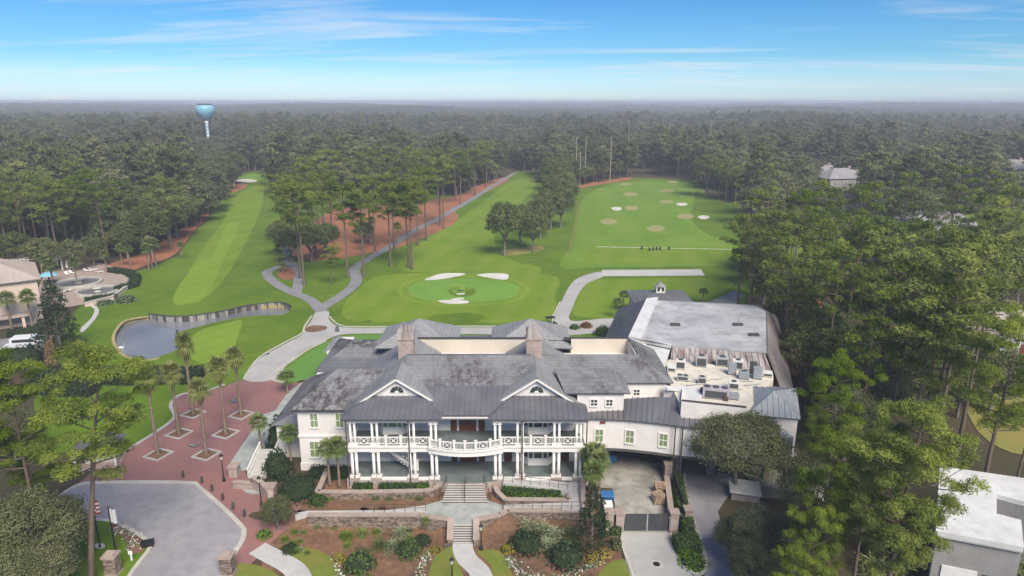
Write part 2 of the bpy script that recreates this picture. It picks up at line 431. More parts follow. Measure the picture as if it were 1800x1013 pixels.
for pts in [[(746,493),(775,482),(812,481),(815,484),(780,491)], [(838,484),(868,481),(892,483),(891,492),(870,491)], [(769,530),(795,528),(822,530),(820,534),(790,535)], [(794,526),(812,524),(815,527),(797,528)], [(802,517),(815,516),(817,518),(805,519)],
            [(415,317),(435,315),(452,318),(440,321),(420,320)]]:
    zone('bunker', pts, 'sand_white', .10 if pts[0][0] > 700 else .05)
for x, y, a, b in [(1070,390,15,5.5),(1153,402,16,5.5),(1108,342,13,3.5),(1110,366,12,4.5),(1205,381,15,5),(1172,355,13,3),(1172,336,13,3),(1182,320,10,2),(1100,324,11,2)]:
    zone('target_green', [(x + a*math.cos(i*math.pi/5), y + b*math.sin(i*math.pi/5)) for i in range(10)], 'sand_tan', .05)
for x, y, a, b in [(1084,368,9,4),(1199,360,10,3.2),(1237,383,10,4)]:
    zone('bunker', [(x - a, y - b*.6), (x, y - b), (x + a, y - b*.5), (x + a*.7, y + b*.4), (x - a*.1, y + b*.7), (x - a*.8, y + b*.2)], 'sand_white', .05)
zone('bunker', [(1040,400),(1060,392),(1062,396),(1046,404)], 'sand_tan', .04) if False else None
# pine straw beds
zone('pine_straw_bed', [(503,440),(520,418),(560,385),(600,362),(680,356),(750,352),(806,344),(835,328),(885,312),(893,318),(840,346),(803,368),(806,382),(790,398),(735,422),(690,438),(640,448),(570,458),(520,455)], 'pine_straw', .03)
zone('pine_straw_bed', [(160,482),(200,462),(262,440),(320,400),(352,372),(368,380),(345,402),(310,445),(262,466),(205,482)], 'pine_straw', .03)
zone('pine_straw_bed', [(362,344),(395,328),(428,322),(432,330),(400,342),(370,352)], 'pine_straw', .03)
zone('pine_straw_bed', [(1015,326),(1060,318),(1105,312),(1108,316),(1060,324),(1022,331)], 'pine_straw', .03)
zone('pine_straw_bed', [(1000,440),(1008,400),(1016,360),(1020,362),(1012,410),(1004,445)], 'grass_worn', .02)
zone('pine_straw_bed', [(895,450),(880,443),(893,438),(945,432),(952,440)], 'dry_lawn', .03)
zone('pine_straw_bed', [(1380,560),(1400,520),(1440,520),(1440,600),(1400,660),(1385,640)], 'pine_straw', .03)
# right-hand clearing and lawns seen between the trees
zone('dry_lawn', [(1690,680),(1730,655),(1800,660),(1850,760),(1800,800),(1720,760)], 'dry_lawn', .03)
zone('lawn', [(1640,395),(1850,360),(1900,470),(1700,480)], 'grass_fairway', .03)
zone('lawn', [(1400,400),(1520,400),(1500,480),(1400,490)], 'grass_fairway', .03)
# paths
def road(name, px, w, mat, off=.04, kerb=None, sub=5):
    c = smooth_loop(pxl(px), False, sub)
    o = sheet(name, ribbon_outline(c, w), mat, off, step=None)
    if kerb:
        for sgn in (1, -1):
            e = []
            for i in range(len(c)):
                d = (c[min(i + 1, len(c) - 1)] - c[max(i - 1, 0)]).normalized(); e.append(c[i] + Vector((-d.y, d.x))*sgn*(w/2 + .12))
            strip('kerb', e, .28, kerb, .07)
    return c
road('cart_path', [(566,548),(545,527),(515,515),(490,502),(473,488),(470,478),(490,469),(507,460),(503,440),(494,420),(490,408)], 2.6, 'asphalt_path', .05)
road('cart_path', [(520,517),(524,500),(523,480),(512,464),(506,452)], 2.4, 'asphalt_path', .06)
road('cart_path', [(560,545),(600,520),(622,502),(627,488),(623,474),(640,460),(682,436),(725,408),(775,382),(830,350),(870,325),(905,304)], 2.8, 'asphalt_path', .055)
zone('planting_island', [(487,484),(494,474),(508,471),(519,478),(517,488),(503,493)], 'pine_straw', .075)
zone('road', [(428,668),(455,632),(500,606),(530,590),(537,578),(548,563),(556,548),(578,548),(578,562),(595,574),(640,577),(800,576),(955,574),(972,560),(985,535),(1000,505),(1018,488),(1055,478),(1060,487),(1035,497),(1018,515),(1005,545),(1000,560),(1015,565),(1075,560),(1100,575),(1000,590),(800,587),(640,587),(595,590),(570,600),(535,615),(505,640),(482,668)], 'concrete_road', .045, sub=3)
zone('road', [(1058,475),(1232,474),(1239,485),(1058,486)], 'concrete_pale', .05, smooth=False)
zone('road', [(1240,535),(1290,512),(1310,520),(1280,545)], 'asphalt_path', .05, smooth=False)
zone('planting_island', [(536,578),(550,573),(572,574),(574,579),(556,584),(540,584)], 'mulch', .07)
kl = smooth_loop(pxl([(428,668),(455,630),(500,603),(530,587),(536,574),(548,556)]), False, 5); strip('kerb', kl, .35, 'kerb_concrete', .06, .06)
kl = smooth_loop(pxl([(578,556),(597,572),(640,575),(800,574),(955,572),(972,556),(985,531)]), False, 5); strip('kerb', kl, .35, 'kerb_concrete', .06, .06)
kl = smooth_loop(pxl([(500,674),(478,668),(476,661),(510,637),(540,616),(572,600)]), False, 5); strip('kerb', kl, .45, 'kerb_concrete', .06, .12)
zone('putting_green', [(482,664),(515,640),(545,618),(580,600),(620,590),(760,588),(820,590),(800,640),(600,650),(560,670),(510,672)], 'grass_turf', .03)
zone('path', [(142,578),(160,560),(166,545),(158,538),(168,537),(174,548),(166,563),(146,584)], 'concrete_pale', .05)
# brick plaza
zone('brick_plaza', [(425,669),(484,668),(500,678),(540,668),(520,700),(470,760),(432,810),(445,850),(520,880),(522,900),(470,960),(440,993),(400,1005),(380,1013),(300,1013),(150,1000),(120,880),(200,800),(268,765),(305,735),(300,712),(318,695),(360,690),(395,680)], 'brick_paving', .03, sub=3, step=1.5)
zone('slate_walk', [(543,664),(506,690),(484,722),(462,730),(398,824),(404,832),(440,826),(470,790),(520,720),(560,690)], 'slate_paving', .05, smooth=False)
zone('slate_medallion', [(447 + 21*math.cos(i*math.pi/6), 858 + 12*math.sin(i*math.pi/6)) for i in range(12)], 'slate_paving', .055)
kl = smooth_loop(pxl([(395,676),(360,688),(318,694),(300,712),(306,735),(268,764),(225,790)]), False, 5); strip('kerb', kl, .5, 'concrete_road', .05, .03)
# turning circle
CIRC = smooth_loop(pxl([(60,1030),(90,900),(130,858),(180,850),(326,850),(352,860),(420,922),(429,938),(424,956),(404,985),(385,1030)]), False, 5)
sheet('road', [p for p in CIRC] + [Vector((-20, 40)), Vector((-45, 40))], 'asphalt_circle', .075, step=1.5)
strip('kerb', CIRC, .5, 'kerb_concrete', .09, .10)
ISL = smooth_loop(pxl([(120,940),(150,918),(196,918),(238,938),(262,956),(262,968),(245,990),(225,1020),(215,1060),(100,1060)]), True, 4)
sheet('planting_island', ISL, 'grass_rough', .13, step=2); strip('kerb', ISL, .4, 'kerb_concrete', .06, .12, True)
zone('flower_bed', [(192,925),(205,922),(232,938),(254,956),(250,972),(228,974),(222,955),(208,940)], 'mulch', .15)
zone('concrete_pad', [(176 + 9*math.cos(i*math.pi/5), 962 + 5*math.sin(i*math.pi/5)) for i in range(10)], 'concrete_pale', .15)
# service drive on the right
zone('road', [(1070,800),(1180,800),(1182,905),(1180,935),(1215,1013),(1235,1060),(1110,1060),(1092,935),(1082,900),(1075,850)], 'yard_concrete', .04, smooth=False, step=1.5)
zone('road', [(1093,937),(1178,937),(1196,960),(1215,1010),(1250,1060),(1120,1060),(1094,960)], 'concrete_road', .055, smooth=False, step=1.5)
zone('road', [(1200,800),(1330,810),(1290,860),(1262,900),(1275,950),(1310,1060),(1240,1060),(1238,1000),(1222,930),(1205,870)], 'asphalt_circle', .05, smooth=False, step=1.5)
for px in ([(1093,938),(1096,965),(1112,1010),(1130,1060)], [(1178,935),(1188,960),(1212,1003),(1228,1010),(1240,1000),(1236,965),(1222,925),(1206,870),(1203,830)]):
    strip('kerb', smooth_loop(pxl(px), False, 5), .3, 'kerb_concrete', .06, .08)
zone('planting_island', [(1181,936),(1218,938),(1233,970),(1236,1000),(1226,1007),(1212,998),(1192,962)], 'mulch', .03, smooth=False, step=1.5)
zone('planting_island', [(1188,830),(1204,840),(1220,930),(1184,935),(1180,900)], 'grass_rough', .03, smooth=False, step=1.5)
# front garden
sheet('garden_bed', [Vector((-21.5, 50)), Vector((9.4, 50)), Vector((9.4, 69.3)), Vector((-21.5, 69.3))], 'mulch', -.01, step=.7)
zone('garden_bed', [(462,960),(470,915),(520,895),(560,905),(740,925),(800,960),(840,960),(890,925),(1060,925),(1090,940),(1095,1013),(1130,1080),(700,1080),(460,1000)], 'mulch', .02, smooth=False, step=1.0)
zone('garden_bed', [(500,880),(540,855),(615,840),(780,850),(770,885),(740,893),(520,902)], 'mulch', .02, smooth=False, step=1.0)
zone('lawn', [(496,968),(520,962),(560,968),(590,990),(592,1030),(540,1060),(520,1000)], 'grass_worn', .05, step=1.0)
zone('lawn', [(762,985),(790,962),(798,968),(806,990),(818,1040),(755,1040)], 'grass_worn', .05, step=1.0)
zone('lawn', [(838,970),(872,968),(890,985),(905,1040),(870,1040),(862,995)], 'grass_worn', .05, step=1.0)
zone('lawn', [(1060,1000),(1088,985),(1100,990),(1120,1050),(1040,1050)], 'grass_worn', .05, step=1.0)
zone('lawn', [(400,1000),(440,992),(490,1012),(500,1050),(380,1050)], 'grass_worn', .05, step=1.0)
road('garden_path', [(814,955),(814,968),(822,985),(842,1005),(850,1030),(850,1060)], 2.1, 'concrete_pale', .09)
road('garden_path', [(452,965),(480,980),(508,995),(525,1013),(535,1050)], 2.2, 'concrete_pale', .09)
# rope line across the range
# ================================================================== plants
def mat_leaf(name, c1, c2, c3, trans=.25, tree_vary=.35, stand=None):
    m, t = newmat(name); t = NT(t)
    a = t.n('ShaderNodeAttribute', attribute_name='tint', attribute_type='GEOMETRY').outputs['Fac']
    rnd = t.n('ShaderNodeObjectInfo').outputs['Random']
    col = t.ramp(a, (0.0, lin(c1)), (0.55, lin(c2)), (1.0, lin(c3)))
    v = t.math('ADD', t.math('MULTIPLY', rnd, tree_vary), 1 - tree_vary*.5)
    hs = t.n('ShaderNodeHueSaturation', ins={'Hue': t.math('ADD', t.math('MULTIPLY', rnd, -.03), .515), 'Saturation': t.math('SUBTRACT', 1.08, t.math('MULTIPLY', rnd, .2)), 'Value': v, 'Fac': 1.0, 'Color': col})
    c_ = hs.outputs[0]
    if stand:
        nz_ = t.noise(.006, 3, .6, t.n('ShaderNodeObjectInfo').outputs['Location'])
        c_ = t.mix(t.math('MULTIPLY', t.ramp(nz_, (.42, (0, 0, 0)), (.62, (1, 1, 1))), .75), c_, lin(stand))
    t.out(c_, .7, None, spec=.15, trans=trans); return m
mat_leaf('leaf_pine', (.115, .165, .036), (.205, .265, .05), (.34, .38, .07), .5)
mat_leaf('leaf_pine_bright', (.115, .17, .024), (.21, .285, .034), (.34, .40, .05), .5)
mat_leaf('leaf_oak', (.11, .125, .058), (.185, .20, .09), (.27, .285, .14), .42)
mat_leaf('leaf_wood', (.12, .145, .058), (.185, .21, .08), (.28, .30, .115), .5, .6, (.17, .165, .10))
mat_leaf('leaf_tree', (.095, .13, .042), (.155, .195, .06), (.24, .275, .09), .48, .5)
mat_leaf('leaf_dark', (.018, .034, .016), (.035, .06, .025), (.06, .095, .035), .15)
mat_leaf('leaf_hedge', (.03, .065, .014), (.06, .115, .02), (.10, .17, .03), .15, .25)
mat_leaf('leaf_bright', (.09, .17, .02), (.15, .25, .03), (.23, .33, .05), .25, .2)
mat_leaf('leaf_palm', (.07, .11, .025), (.13, .18, .05), (.24, .26, .10), .25)
mat_leaf('leaf_palm_gold', (.12, .17, .035), (.21, .25, .06), (.38, .36, .13), .4)
mat_leaf('leaf_dead', (.14, .085, .04), (.24, .15, .075), (.33, .22, .12), .2)
mat_leaf('leaf_sage', (.14, .19, .10), (.22, .28, .15), (.32, .36, .21), .2)
mat_leaf('leaf_yellow', (.22, .18, .03), (.36, .27, .04), (.48, .36, .08), .2)
mat_leaf('leaf_rust', (.16, .055, .02), (.25, .09, .035), (.33, .14, .06), .2)
mat_leaf('twig_grey', (.15, .135, .12), (.22, .20, .18), (.30, .275, .25), 0, .2)
mat_leaf('petal_white', (.6, .58, .5), (.7, .66, .6), (.8, .78, .7), .2)
mat_mottled('bark_pine', (.17, .125, .095), (.12, .09, .07), 2.0, .95, (.24, .19, .15), 6, .4)
mat_mottled('bark_grey', (.22, .20, .18), (.16, .145, .13), 1.5, .95, (.28, .26, .23), 5, .4)
mat_mottled('bark_palm', (.24, .19, .14), (.17, .12, .085), 3.0, .95, (.31, .26, .21), 7, .5)
RNG = np.random.default_rng(11)
def unit(n):
    v = RNG.normal(size=(n, 3)); return v/np.linalg.norm(v, axis=1, keepdims=True)
def cards(pos, nor, length, width, tint, name, mat, along=None):
    """diamond-shaped leaves: centre, normal, length, width per leaf"""
    n = len(pos)
    if along is None: along = unit(n)
    a = along - nor*np.sum(along*nor, axis=1, keepdims=True); a /= np.linalg.norm(a, axis=1, keepdims=True) + 1e-9
    b = np.cross(nor, a)
    L = (np.asarray(length)*np.ones(n))[:, None]*.5; W = (np.asarray(width)*np.ones(n))[:, None]*.5
    v = np.stack([pos - a*L, pos + b*W - a*L*.1, pos + a*L, pos - b*W - a*L*.1], 1).reshape(-1, 3)
    me = raw_mesh(name, v, np.arange(4*n), np.full(n, 4))
    at = me.attributes.new('tint', 'FLOAT', 'FACE'); at.data.foreach_set('value', np.clip(tint, 0, 1).astype(np.float32))
    me.materials.append(MATS[mat]); return me
def clump_leaves(cl, per, size, aspect, up=.35, jitter=.75, shell=.35, droop=0.0):
    """leaves round clump centres; cl rows: x y z rx ry rz tint"""
    cl = np.asarray(cl, float); P = []; N = []; T = []; S = []
    for c in cl:
        k = max(4, int(per*(c[3]*c[4])**.9)) if per > 0 else -int(per)
        u = unit(k); u[:, 2] = np.where(u[:, 2] < -.35, -u[:, 2], u[:, 2])
        r = (1 - shell*RNG.random(k)**1.5)[:, None]*(1 + .12*RNG.normal(size=(k, 1)))
        P.append(c[:3] + u*r*c[3:6])
        nn = u + np.array([0, 0, up]) + unit(k)*jitter
        N.append(nn/np.linalg.norm(nn, axis=1, keepdims=True))
        T.append(c[6] + .16*RNG.normal(size=k)); S.append(size*(.7 + .6*RNG.random(k)))
    P = np.concatenate(P); N = np.concatenate(N); T = np.concatenate(T); S = np.concatenate(S)
    return P, N, S, S*aspect, T
def limb_mesh(segs, name, mat, n=5):
    mb = MB()
    for p, r in segs: mb.tube(p, r, n, False)
    me = bpy.data.meshes.new(name); me.from_pydata(mb.v, [], mb.f); me.update(); me.materials.append(MATS[mat]); me.shade_smooth(); return me
def make_pine(h, crown_r, base_frac, nl, per, size, aspect, mat='leaf_pine', seed=0, lean=0.0, cs=1.0):
    """pine: bare tapered trunk, layered limbs ending in needle clumps"""
    rs = random.Random(seed); segs = []; cl = []
    bend = [(rs.uniform(-.5, .5), rs.uniform(-.5, .5)) for _ in range(2)]
    def axis(f): return Vector((bend[0][0]*math.sin(f*2.2) + lean*f*h, bend[0][1]*math.sin(f*2.6 + 1) - bend[0][1]*math.sin(1), f*h))
    pts = [axis(i/9) for i in range(10)]; r0 = .0135*h
    segs.append((pts, [r0*(1.15 if i == 0 else 1)*(1 - .85*(i/9)**1.2) for i in range(10)]))
    for i in range(nl):
        f = base_frac + (1 - base_frac)*((i + rs.random()*.8)/nl)
        rel = (f - base_frac)/(1 - base_frac)
        R_ = crown_r*(.62 + .7*rel if rel < .5 else 1.0*math.sqrt(max(0, 1 - ((rel - .5)/.56)**2)))*rs.uniform(.6, 1.1); R_ = max(R_, .12*crown_r)
        az = i*2.4 + rs.uniform(-.5, .5); st = axis(f); rise = rs.uniform(.05, .45)*R_
        mid = st + Vector((math.cos(az)*R_*.5, math.sin(az)*R_*.5, rise*.3)); en = st + Vector((math.cos(az + rs.uniform(-.15, .15))*R_, math.sin(az)*R_, rise))
        segs.append(([st, mid, en], [r0*.30*(1.1 - .6*rel), r0*.2*(1.1 - .6*rel), r0*.08]))
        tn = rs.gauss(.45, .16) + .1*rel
        for q in range(2 if R_ < .5*crown_r else 4):
            g = rs.uniform(.5, 1.02) if q else 1.0
            c = st.lerp(en, g) + Vector((rs.uniform(-.25, .25)*R_, rs.uniform(-.25, .25)*R_, rs.uniform(0, .5)))
            s = crown_r*rs.uniform(.15, .31)*cs
            cl.append((c.x, c.y, c.z + .15*s, s, s, s*rs.uniform(.55, .85), tn + rs.gauss(0, .08)))
    top = axis(1)
    for q in range(3): cl.append((top.x + rs.uniform(-.6, .6), top.y + rs.uniform(-.6, .6), top.z - rs.uniform(0, .8), crown_r*.26, crown_r*.26, crown_r*.2, .6))
    P, N, S, W, T = clump_leaves(cl, per, size, aspect, .45, .8, .55)
    return limb_mesh(segs, 'trunk', 'bark_pine'), cards(P, N, S, W, T, 'crown', mat)
def make_oak(h, cr, per, size, aspect=.6, mat='leaf_oak', seed=0, trunk_frac=.28, bark='bark_grey', nlimb=9, ncl=46):
    rs = random.Random(seed); segs = []; cl = []
    fork = Vector((rs.uniform(-.3, .3), rs.uniform(-.3, .3), h*trunk_frac)); r0 = .028*h
    segs.append(([Vector((0, 0, 0)), fork*.5 + Vector((.1, 0, 0)), fork], [r0*1.25, r0, r0*.9]))
    cz = h*(trunk_frac + 1)*.5; rz = h*(1 - trunk_frac)*.52
    for i in range(nlimb):
        az = i*2.4; e = Vector((math.cos(az)*cr*rs.uniform(.45, .75), math.sin(az)*cr*rs.uniform(.45, .75), cz + rz*rs.uniform(-.15, .7)))
        mid = fork.lerp(e, .5) + Vector((rs.uniform(-.4, .4), rs.uniform(-.4, .4), rs.uniform(-.2, .5)))
        segs.append(([fork, mid, e], [r0*.55, r0*.34, r0*.12]))
        for q in range(2):
            e2 = e + Vector((rs.uniform(-1, 1), rs.uniform(-1, 1), rs.uniform(-.3, .8)))*cr*.25
            segs.append(([mid, mid.lerp(e2, .6), e2], [r0*.26, r0*.16, r0*.05]))
    for i in range(ncl):
        z = 1 - 1.45*((i + .5)/ncl); a = i*2.399 + rs.uniform(-.3, .3); rr = math.sqrt(max(0, 1 - min(1, abs(z))**2))*rs.uniform(.72, 1.0); s = cr*rs.uniform(.2, .34)
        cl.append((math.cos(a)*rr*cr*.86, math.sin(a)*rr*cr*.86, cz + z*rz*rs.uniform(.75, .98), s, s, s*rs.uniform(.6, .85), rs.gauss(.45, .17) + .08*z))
    P, N, S, W, T = clump_leaves(cl, per, size, aspect, .3, .8, .6)
    return limb_mesh(segs, 'trunk', bark), cards(P, N, S, W, T, 'crown', mat)
def make_conifer(h, cr, per, size, mat='leaf_dark', seed=0):
    rs = random.Random(seed); cl = []
    n = 60
    for i in range(n):
        f = .06 + .92*(i/n); rr = cr*(1 - f)**.75*rs.uniform(.55, 1) + .1; a = i*2.399
        s = cr*rs.uniform(.22, .34)*(1.1 - .6*f); cl.append((math.cos(a)*rr*.85, math.sin(a)*rr*.85, f*h, s, s, s*.9, rs.gauss(.42, .18)))
    P, N, S, W, T = clump_leaves(cl, per, size, .5, .2, .8, .5)
    return limb_mesh([([Vector((0, 0, 0)), Vector((0, 0, h*.9))], [.02*h, .004*h])], 'trunk', 'bark_grey'), cards(P, N, S, W, T, 'crown', mat)
def make_bare(h, cr, seed=0, depth=4, mat='bark_grey', twig=.02):
    rs = random.Random(seed); segs = []; tw = []
    def grow(p, d, L, r, k):
        q = p + d*L*.55 + Vector((rs.gauss(0, .06), rs.gauss(0, .06), rs.gauss(0, .03)))*L; e = p + (d + Vector((rs.gauss(0, .15), rs.gauss(0, .15), rs.gauss(.03, .1)))).normalized()*L
        (segs if k > 1 else tw).append(([p, q, e], [r, r*.8, r*.55]))
        if k == 0: return
        for i in range(3 if k > 2 else 4):
            a = rs.uniform(0, 6.28); sp = rs.uniform(.45, .85)
            u = d.orthogonal().normalized(); w = d.cross(u)
            nd = (d + (u*math.cos(a) + w*math.sin(a))*sp + Vector((0, 0, .12))).normalized()
            grow(p.lerp(e, rs.uniform(.6, 1)), nd, L*rs.uniform(.6, .8), max(r*.52, twig), k - 1)
    grow(Vector((0, 0, 0)), Vector((0, 0, 1)), h*.34, .02*h, depth)
    return limb_mesh(segs, 'trunk', mat, 4), limb_mesh(tw, 'crown', 'twig_grey', 3)
def make_palm(h, fl, nf, seed=0, mat='leaf_palm', skirt=None, blades=12, rtr=.17, curl=1.0):
    """fan palm: trunk, and fronds each a stalk with a fan of folded blades"""
    rs = random.Random(seed); segs = [([Vector((0, 0, 0)), Vector((rs.uniform(-.1, .1), 0, h*.5)), Vector((0, 0, h))], [rtr*1.35, rtr, rtr*.95])]
    v = []; f = []; tint = []
    def frond(az, el, L, tn, dead=False):
        d = Vector((math.cos(az)*math.cos(el), math.sin(az)*math.cos(el), math.sin(el))); o = Vector((0, 0, h))
        hub = o + d*L*.45; side = Vector((-math.sin(az), math.cos(az), 0)); upv = side.cross(d)*-1
        b = len(v); v.extend([o + side*.03, o - side*.03, hub - side*.02, hub + side*.02]); f.append([b, b + 1, b + 2, b + 3]); tint.append(tn)
        for k in range(blades):
            a = (k/(blades - 1) - .5)*math.radians(215); bl = L*.6*(1 - .25*abs(a)/1.9)*rs.uniform(.85, 1.05)
            bd = (d*math.cos(a) + side*math.sin(a)).normalized(); wv = (side*math.cos(a) - d*math.sin(a))*bl*.085
            mid = hub + bd*bl*.55 + upv*.02; tip = hub + bd*bl - Vector((0, 0, bl*.38*curl*rs.uniform(.6, 1.4)))
            b = len(v); v.extend([hub, mid + wv, tip, mid - wv]); f.append([b, b + 1, b + 2, b + 3]); tint.append(tn + rs.gauss(0, .12))
    for i in range(nf):
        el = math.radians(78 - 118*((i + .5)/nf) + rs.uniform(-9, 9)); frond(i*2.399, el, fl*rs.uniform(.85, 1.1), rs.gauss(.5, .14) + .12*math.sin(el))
    if not skirt: pass
    me = raw_mesh('fronds', [tuple(q) for q in v], [i for q in f for i in q], [len(q) for q in f])
    at = me.attributes.new('tint', 'FLOAT', 'FACE'); at.data.foreach_set('value', np.clip(tint, 0, 1).astype(np.float32)); me.materials.append(MATS[mat])
    sk = None
    if skirt:
        v, f, tint = [], [], []
        v.clear()
        for i in range(skirt): frond(i*2.399 + .4, math.radians(-48 - 38*rs.random()), fl*.8, rs.gauss(.5, .2))
        sk = raw_mesh('skirt', [tuple(q) for q in v], [i for q in f for i in q], [len(q) for q in f])
        at = sk.attributes.new('tint', 'FLOAT', 'FACE'); at.data.foreach_set('value', np.clip(tint, 0, 1).astype(np.float32)); sk.materials.append(MATS['leaf_dead'])
    return limb_mesh(segs, 'trunk', 'bark_palm', 8), me, sk
def put_tree(name, parts, loc, s, rz, label, cat, group, names=('trunk', 'crown'), sz=None):
    t = thing(name, label, cat, loc, group, rz); t.scale = (s, s, sz or s)
    for nm, me in zip(names, parts):
        if me is None: continue
        o = bpy.data.objects.new(nm, me); COL.objects.link(o); o.parent = t
    return t
# prototypes: near, middle, far
PN = [make_pine(22, 5.0, .42, 30, 330, .31, .27, 'leaf_pine_bright', 1, 0, .72), make_pine(22, 4.8, .5, 25, 330, .31, .27, 'leaf_pine_bright', 2, 0, .7), make_pine(22, 5.2, .36, 32, 330, .31, .27, 'leaf_pine_bright', 3, 0, .72)]
PS = [make_pine(22, 4.6, .6, 19, 62, .6, .32, 'leaf_pine', 130 + i, 0, .85) for i in range(4)]
PM = [make_pine(22, 4.3, .57, 18, 58, .6, .32, 'leaf_pine', 10 + i, 0, .82) for i in range(3)] + [make_pine(22, 4.8, .48, 22, 58, .6, .32, 'leaf_pine', 20 + i, 0, .8) for i in range(3)]
ON = [make_oak(10, 6.0, 170, .27, .5, 'leaf_oak', 31, ncl=60), make_oak(10, 5.2, 170, .27, .5, 'leaf_oak', 32, ncl=56)]
OM = [make_oak(13, 6.2, 48, .58, .55, 'leaf_tree', 41 + i) for i in range(4)]
BM = [make_bare(14, 5, 51), make_bare(14, 5, 52)]
CN = [make_conifer(14, 4.6, 75, .42, 'leaf_dark', 61), make_conifer(8, 2.6, 95, .3, 'leaf_dark', 62)]
PLM = [make_palm(6.0, 1.9, 26, 71 + i) for i in range(2)]
WSH = [make_palm(8.5, 2.1, 38, 81 + i, 'leaf_palm_gold', 12, 11, .22, 1.1) for i in range(2)]
def far_tree(kind, seed):
    if kind == 'pine': tr, cr = make_pine(20, 5.2, .42, 14, 17, 1.1, .5, 'leaf_wood', seed)
    elif kind == 'oak': tr, cr = make_oak(14, 7.0, 16, 1.1, .6, 'leaf_wood', seed, .2, nlimb=3, ncl=30)
    else: tr, cr = make_bare(13, 5, seed, 3, twig=.05)
    return tr, cr
TREES = []      # (x, y, radius) of everything placed by hand
# ---- placing by crown top pixel (x, y), height, or by foot pixel
def by_top(px, py, h): p = G(px, py, h); return Vector((p.x, p.y, H(p.x, p.y)))
def by_foot(px, py): return GH(px, py)
def pine(p, h, protos, label, group, k=None, wide=1.0, name='pine_tree'):
    i = len(TREES); pr = protos[(i if k is None else k) % len(protos)]; s = h/22
    t = put_tree(name, pr, p, s*wide, (i*1.7) % 6.28, label, 'tree', group, sz=s); TREES.append((p.x, p.y, 4.0)); return t
def oak(p, h, protos, base_h, label, group, k=None, wide=1.0, name='oak_tree'):
    i = len(TREES); s = h/base_h
    t = put_tree(name, protos[(i if k is None else k) % len(protos)], p, s*wide, (i*2.1) % 6.28, label, 'tree', group, sz=s); TREES.append((p.x, p.y, 5.0)); return t
# left foreground
PLEAN = [make_pine(22, 5.0, .48, 24, 330, .31, .27, 'leaf_pine_bright', 7, .19, .75)]
lone = pine(Vector((-38.8, 53.5, 0)), 22.5, PLEAN, 'lone tall pine with bare trunk standing beside the turning circle', None, 0, 1.0); lone.rotation_euler = (0, 0, 0)
for px, py, h, lb in [(-70,640,21,'pine leaning in beside the resort drive bushes'),(15,650,20,'bright pine between the parked vans and live oaks'),(40,770,12,'shorter pine beside the gazebo')]:
    pine(by_top(px, py, h), h, PN, lb, 'pines left of the turning circle', 1 if h > 16 else 0, .85)
for px, py, h in [(40,885,9.5),(-10,905,9),(50,960,7),(10,970,7.5),(10,725,7),(95,885,6)]:
    oak(by_top(px, py, h), h, ON, 10, 'grey green live oak massed beside the turning circle', 'live oaks by the turning circle', wide=.8)
# right foreground
for px, py, h, k, lb in [(1484,622,19,1,'bright pine beside the blue grey tower roof'),(1448,735,11,0,'shorter pine between the live oak and olive oaks'),(1622,706,22,1,'tall pine overlapping the corner of the white roofed house'),(1600,770,19,0,'tall pine left of the white flat roof'),(1475,760,17,2,'mid height pine behind the olive oaks by the drive'),
        (1545,745,17,0,'mid height pine left of the white roofed house'),(1405,950,11,1,'small pine at the drive edge below the olive oaks'),(1440,880,13,0,'small pine growing among the olive oaks'),(1830,640,16,1,'pine beside the dry grass clearing'),(1790,560,22,0,'tall pine in front of the tan roofed house')]:
    pine(by_top(px, py, h), h, PN, lb, 'pines right of the service drive', k, .8 if h < 20 else .9)
oak(by_foot(1292, 868), 9.3, ON, 10, 'live oak standing against the curved white wing', None, 0, .98)
for px, py, h in [(1335,880,6.5),(1400,905,6.5),(1330,945,5.5),(1300,900,4.5),(1500,690,9),(1560,640,10),(1550,870,6),(1440,800,8)]:
    oak(by_top(px, py, h), h, ON, 10, 'olive grey oak overhanging the service drive', 'oaks over the service drive', wide=.85)
# right wood
for px, py, h in [(1603,471,24),(1693,459,26),(1571,424,24),(1540,562,18),(1640,520,22),(1513,395,24),(1449,387,23),(1371,377,22),(1339,338,24),(1410,345,24),(1463,330,24),(1527,330,24),(1609,398,24),(1708,440,26),(1676,412,24),(1747,423,24),(1762,370,24),(1783,334,24),(1687,298,26),(1598,309,23),(1762,309,24),(1357,291,22),(1634,281,21),(1560,277,20),(1400,420,22),(1480,440,22),(1330,400,19),(1740,500,22),(1660,570,18),(1310,385,20),(1725,350,24)]:
    pine(by_top(px, py, h), h, PM, 'tall pine in the wood right of the flat roofed hall', 'pines in the right hand wood', wide=.98)
for px, py, h in [(1445,548,11),(1420,590,9),(1480,580,11),(1500,620,9),(1400,500,11),(1370,470,11),(1600,600,10),(1700,640,8),(1760,620,9),(1350,440,12),(1540,640,9),(1470,650,7)]:
    oak(by_top(px, py, h), h, OM, 13, 'dark leafy oak under the pines right of the hall', 'oaks in the right hand wood')
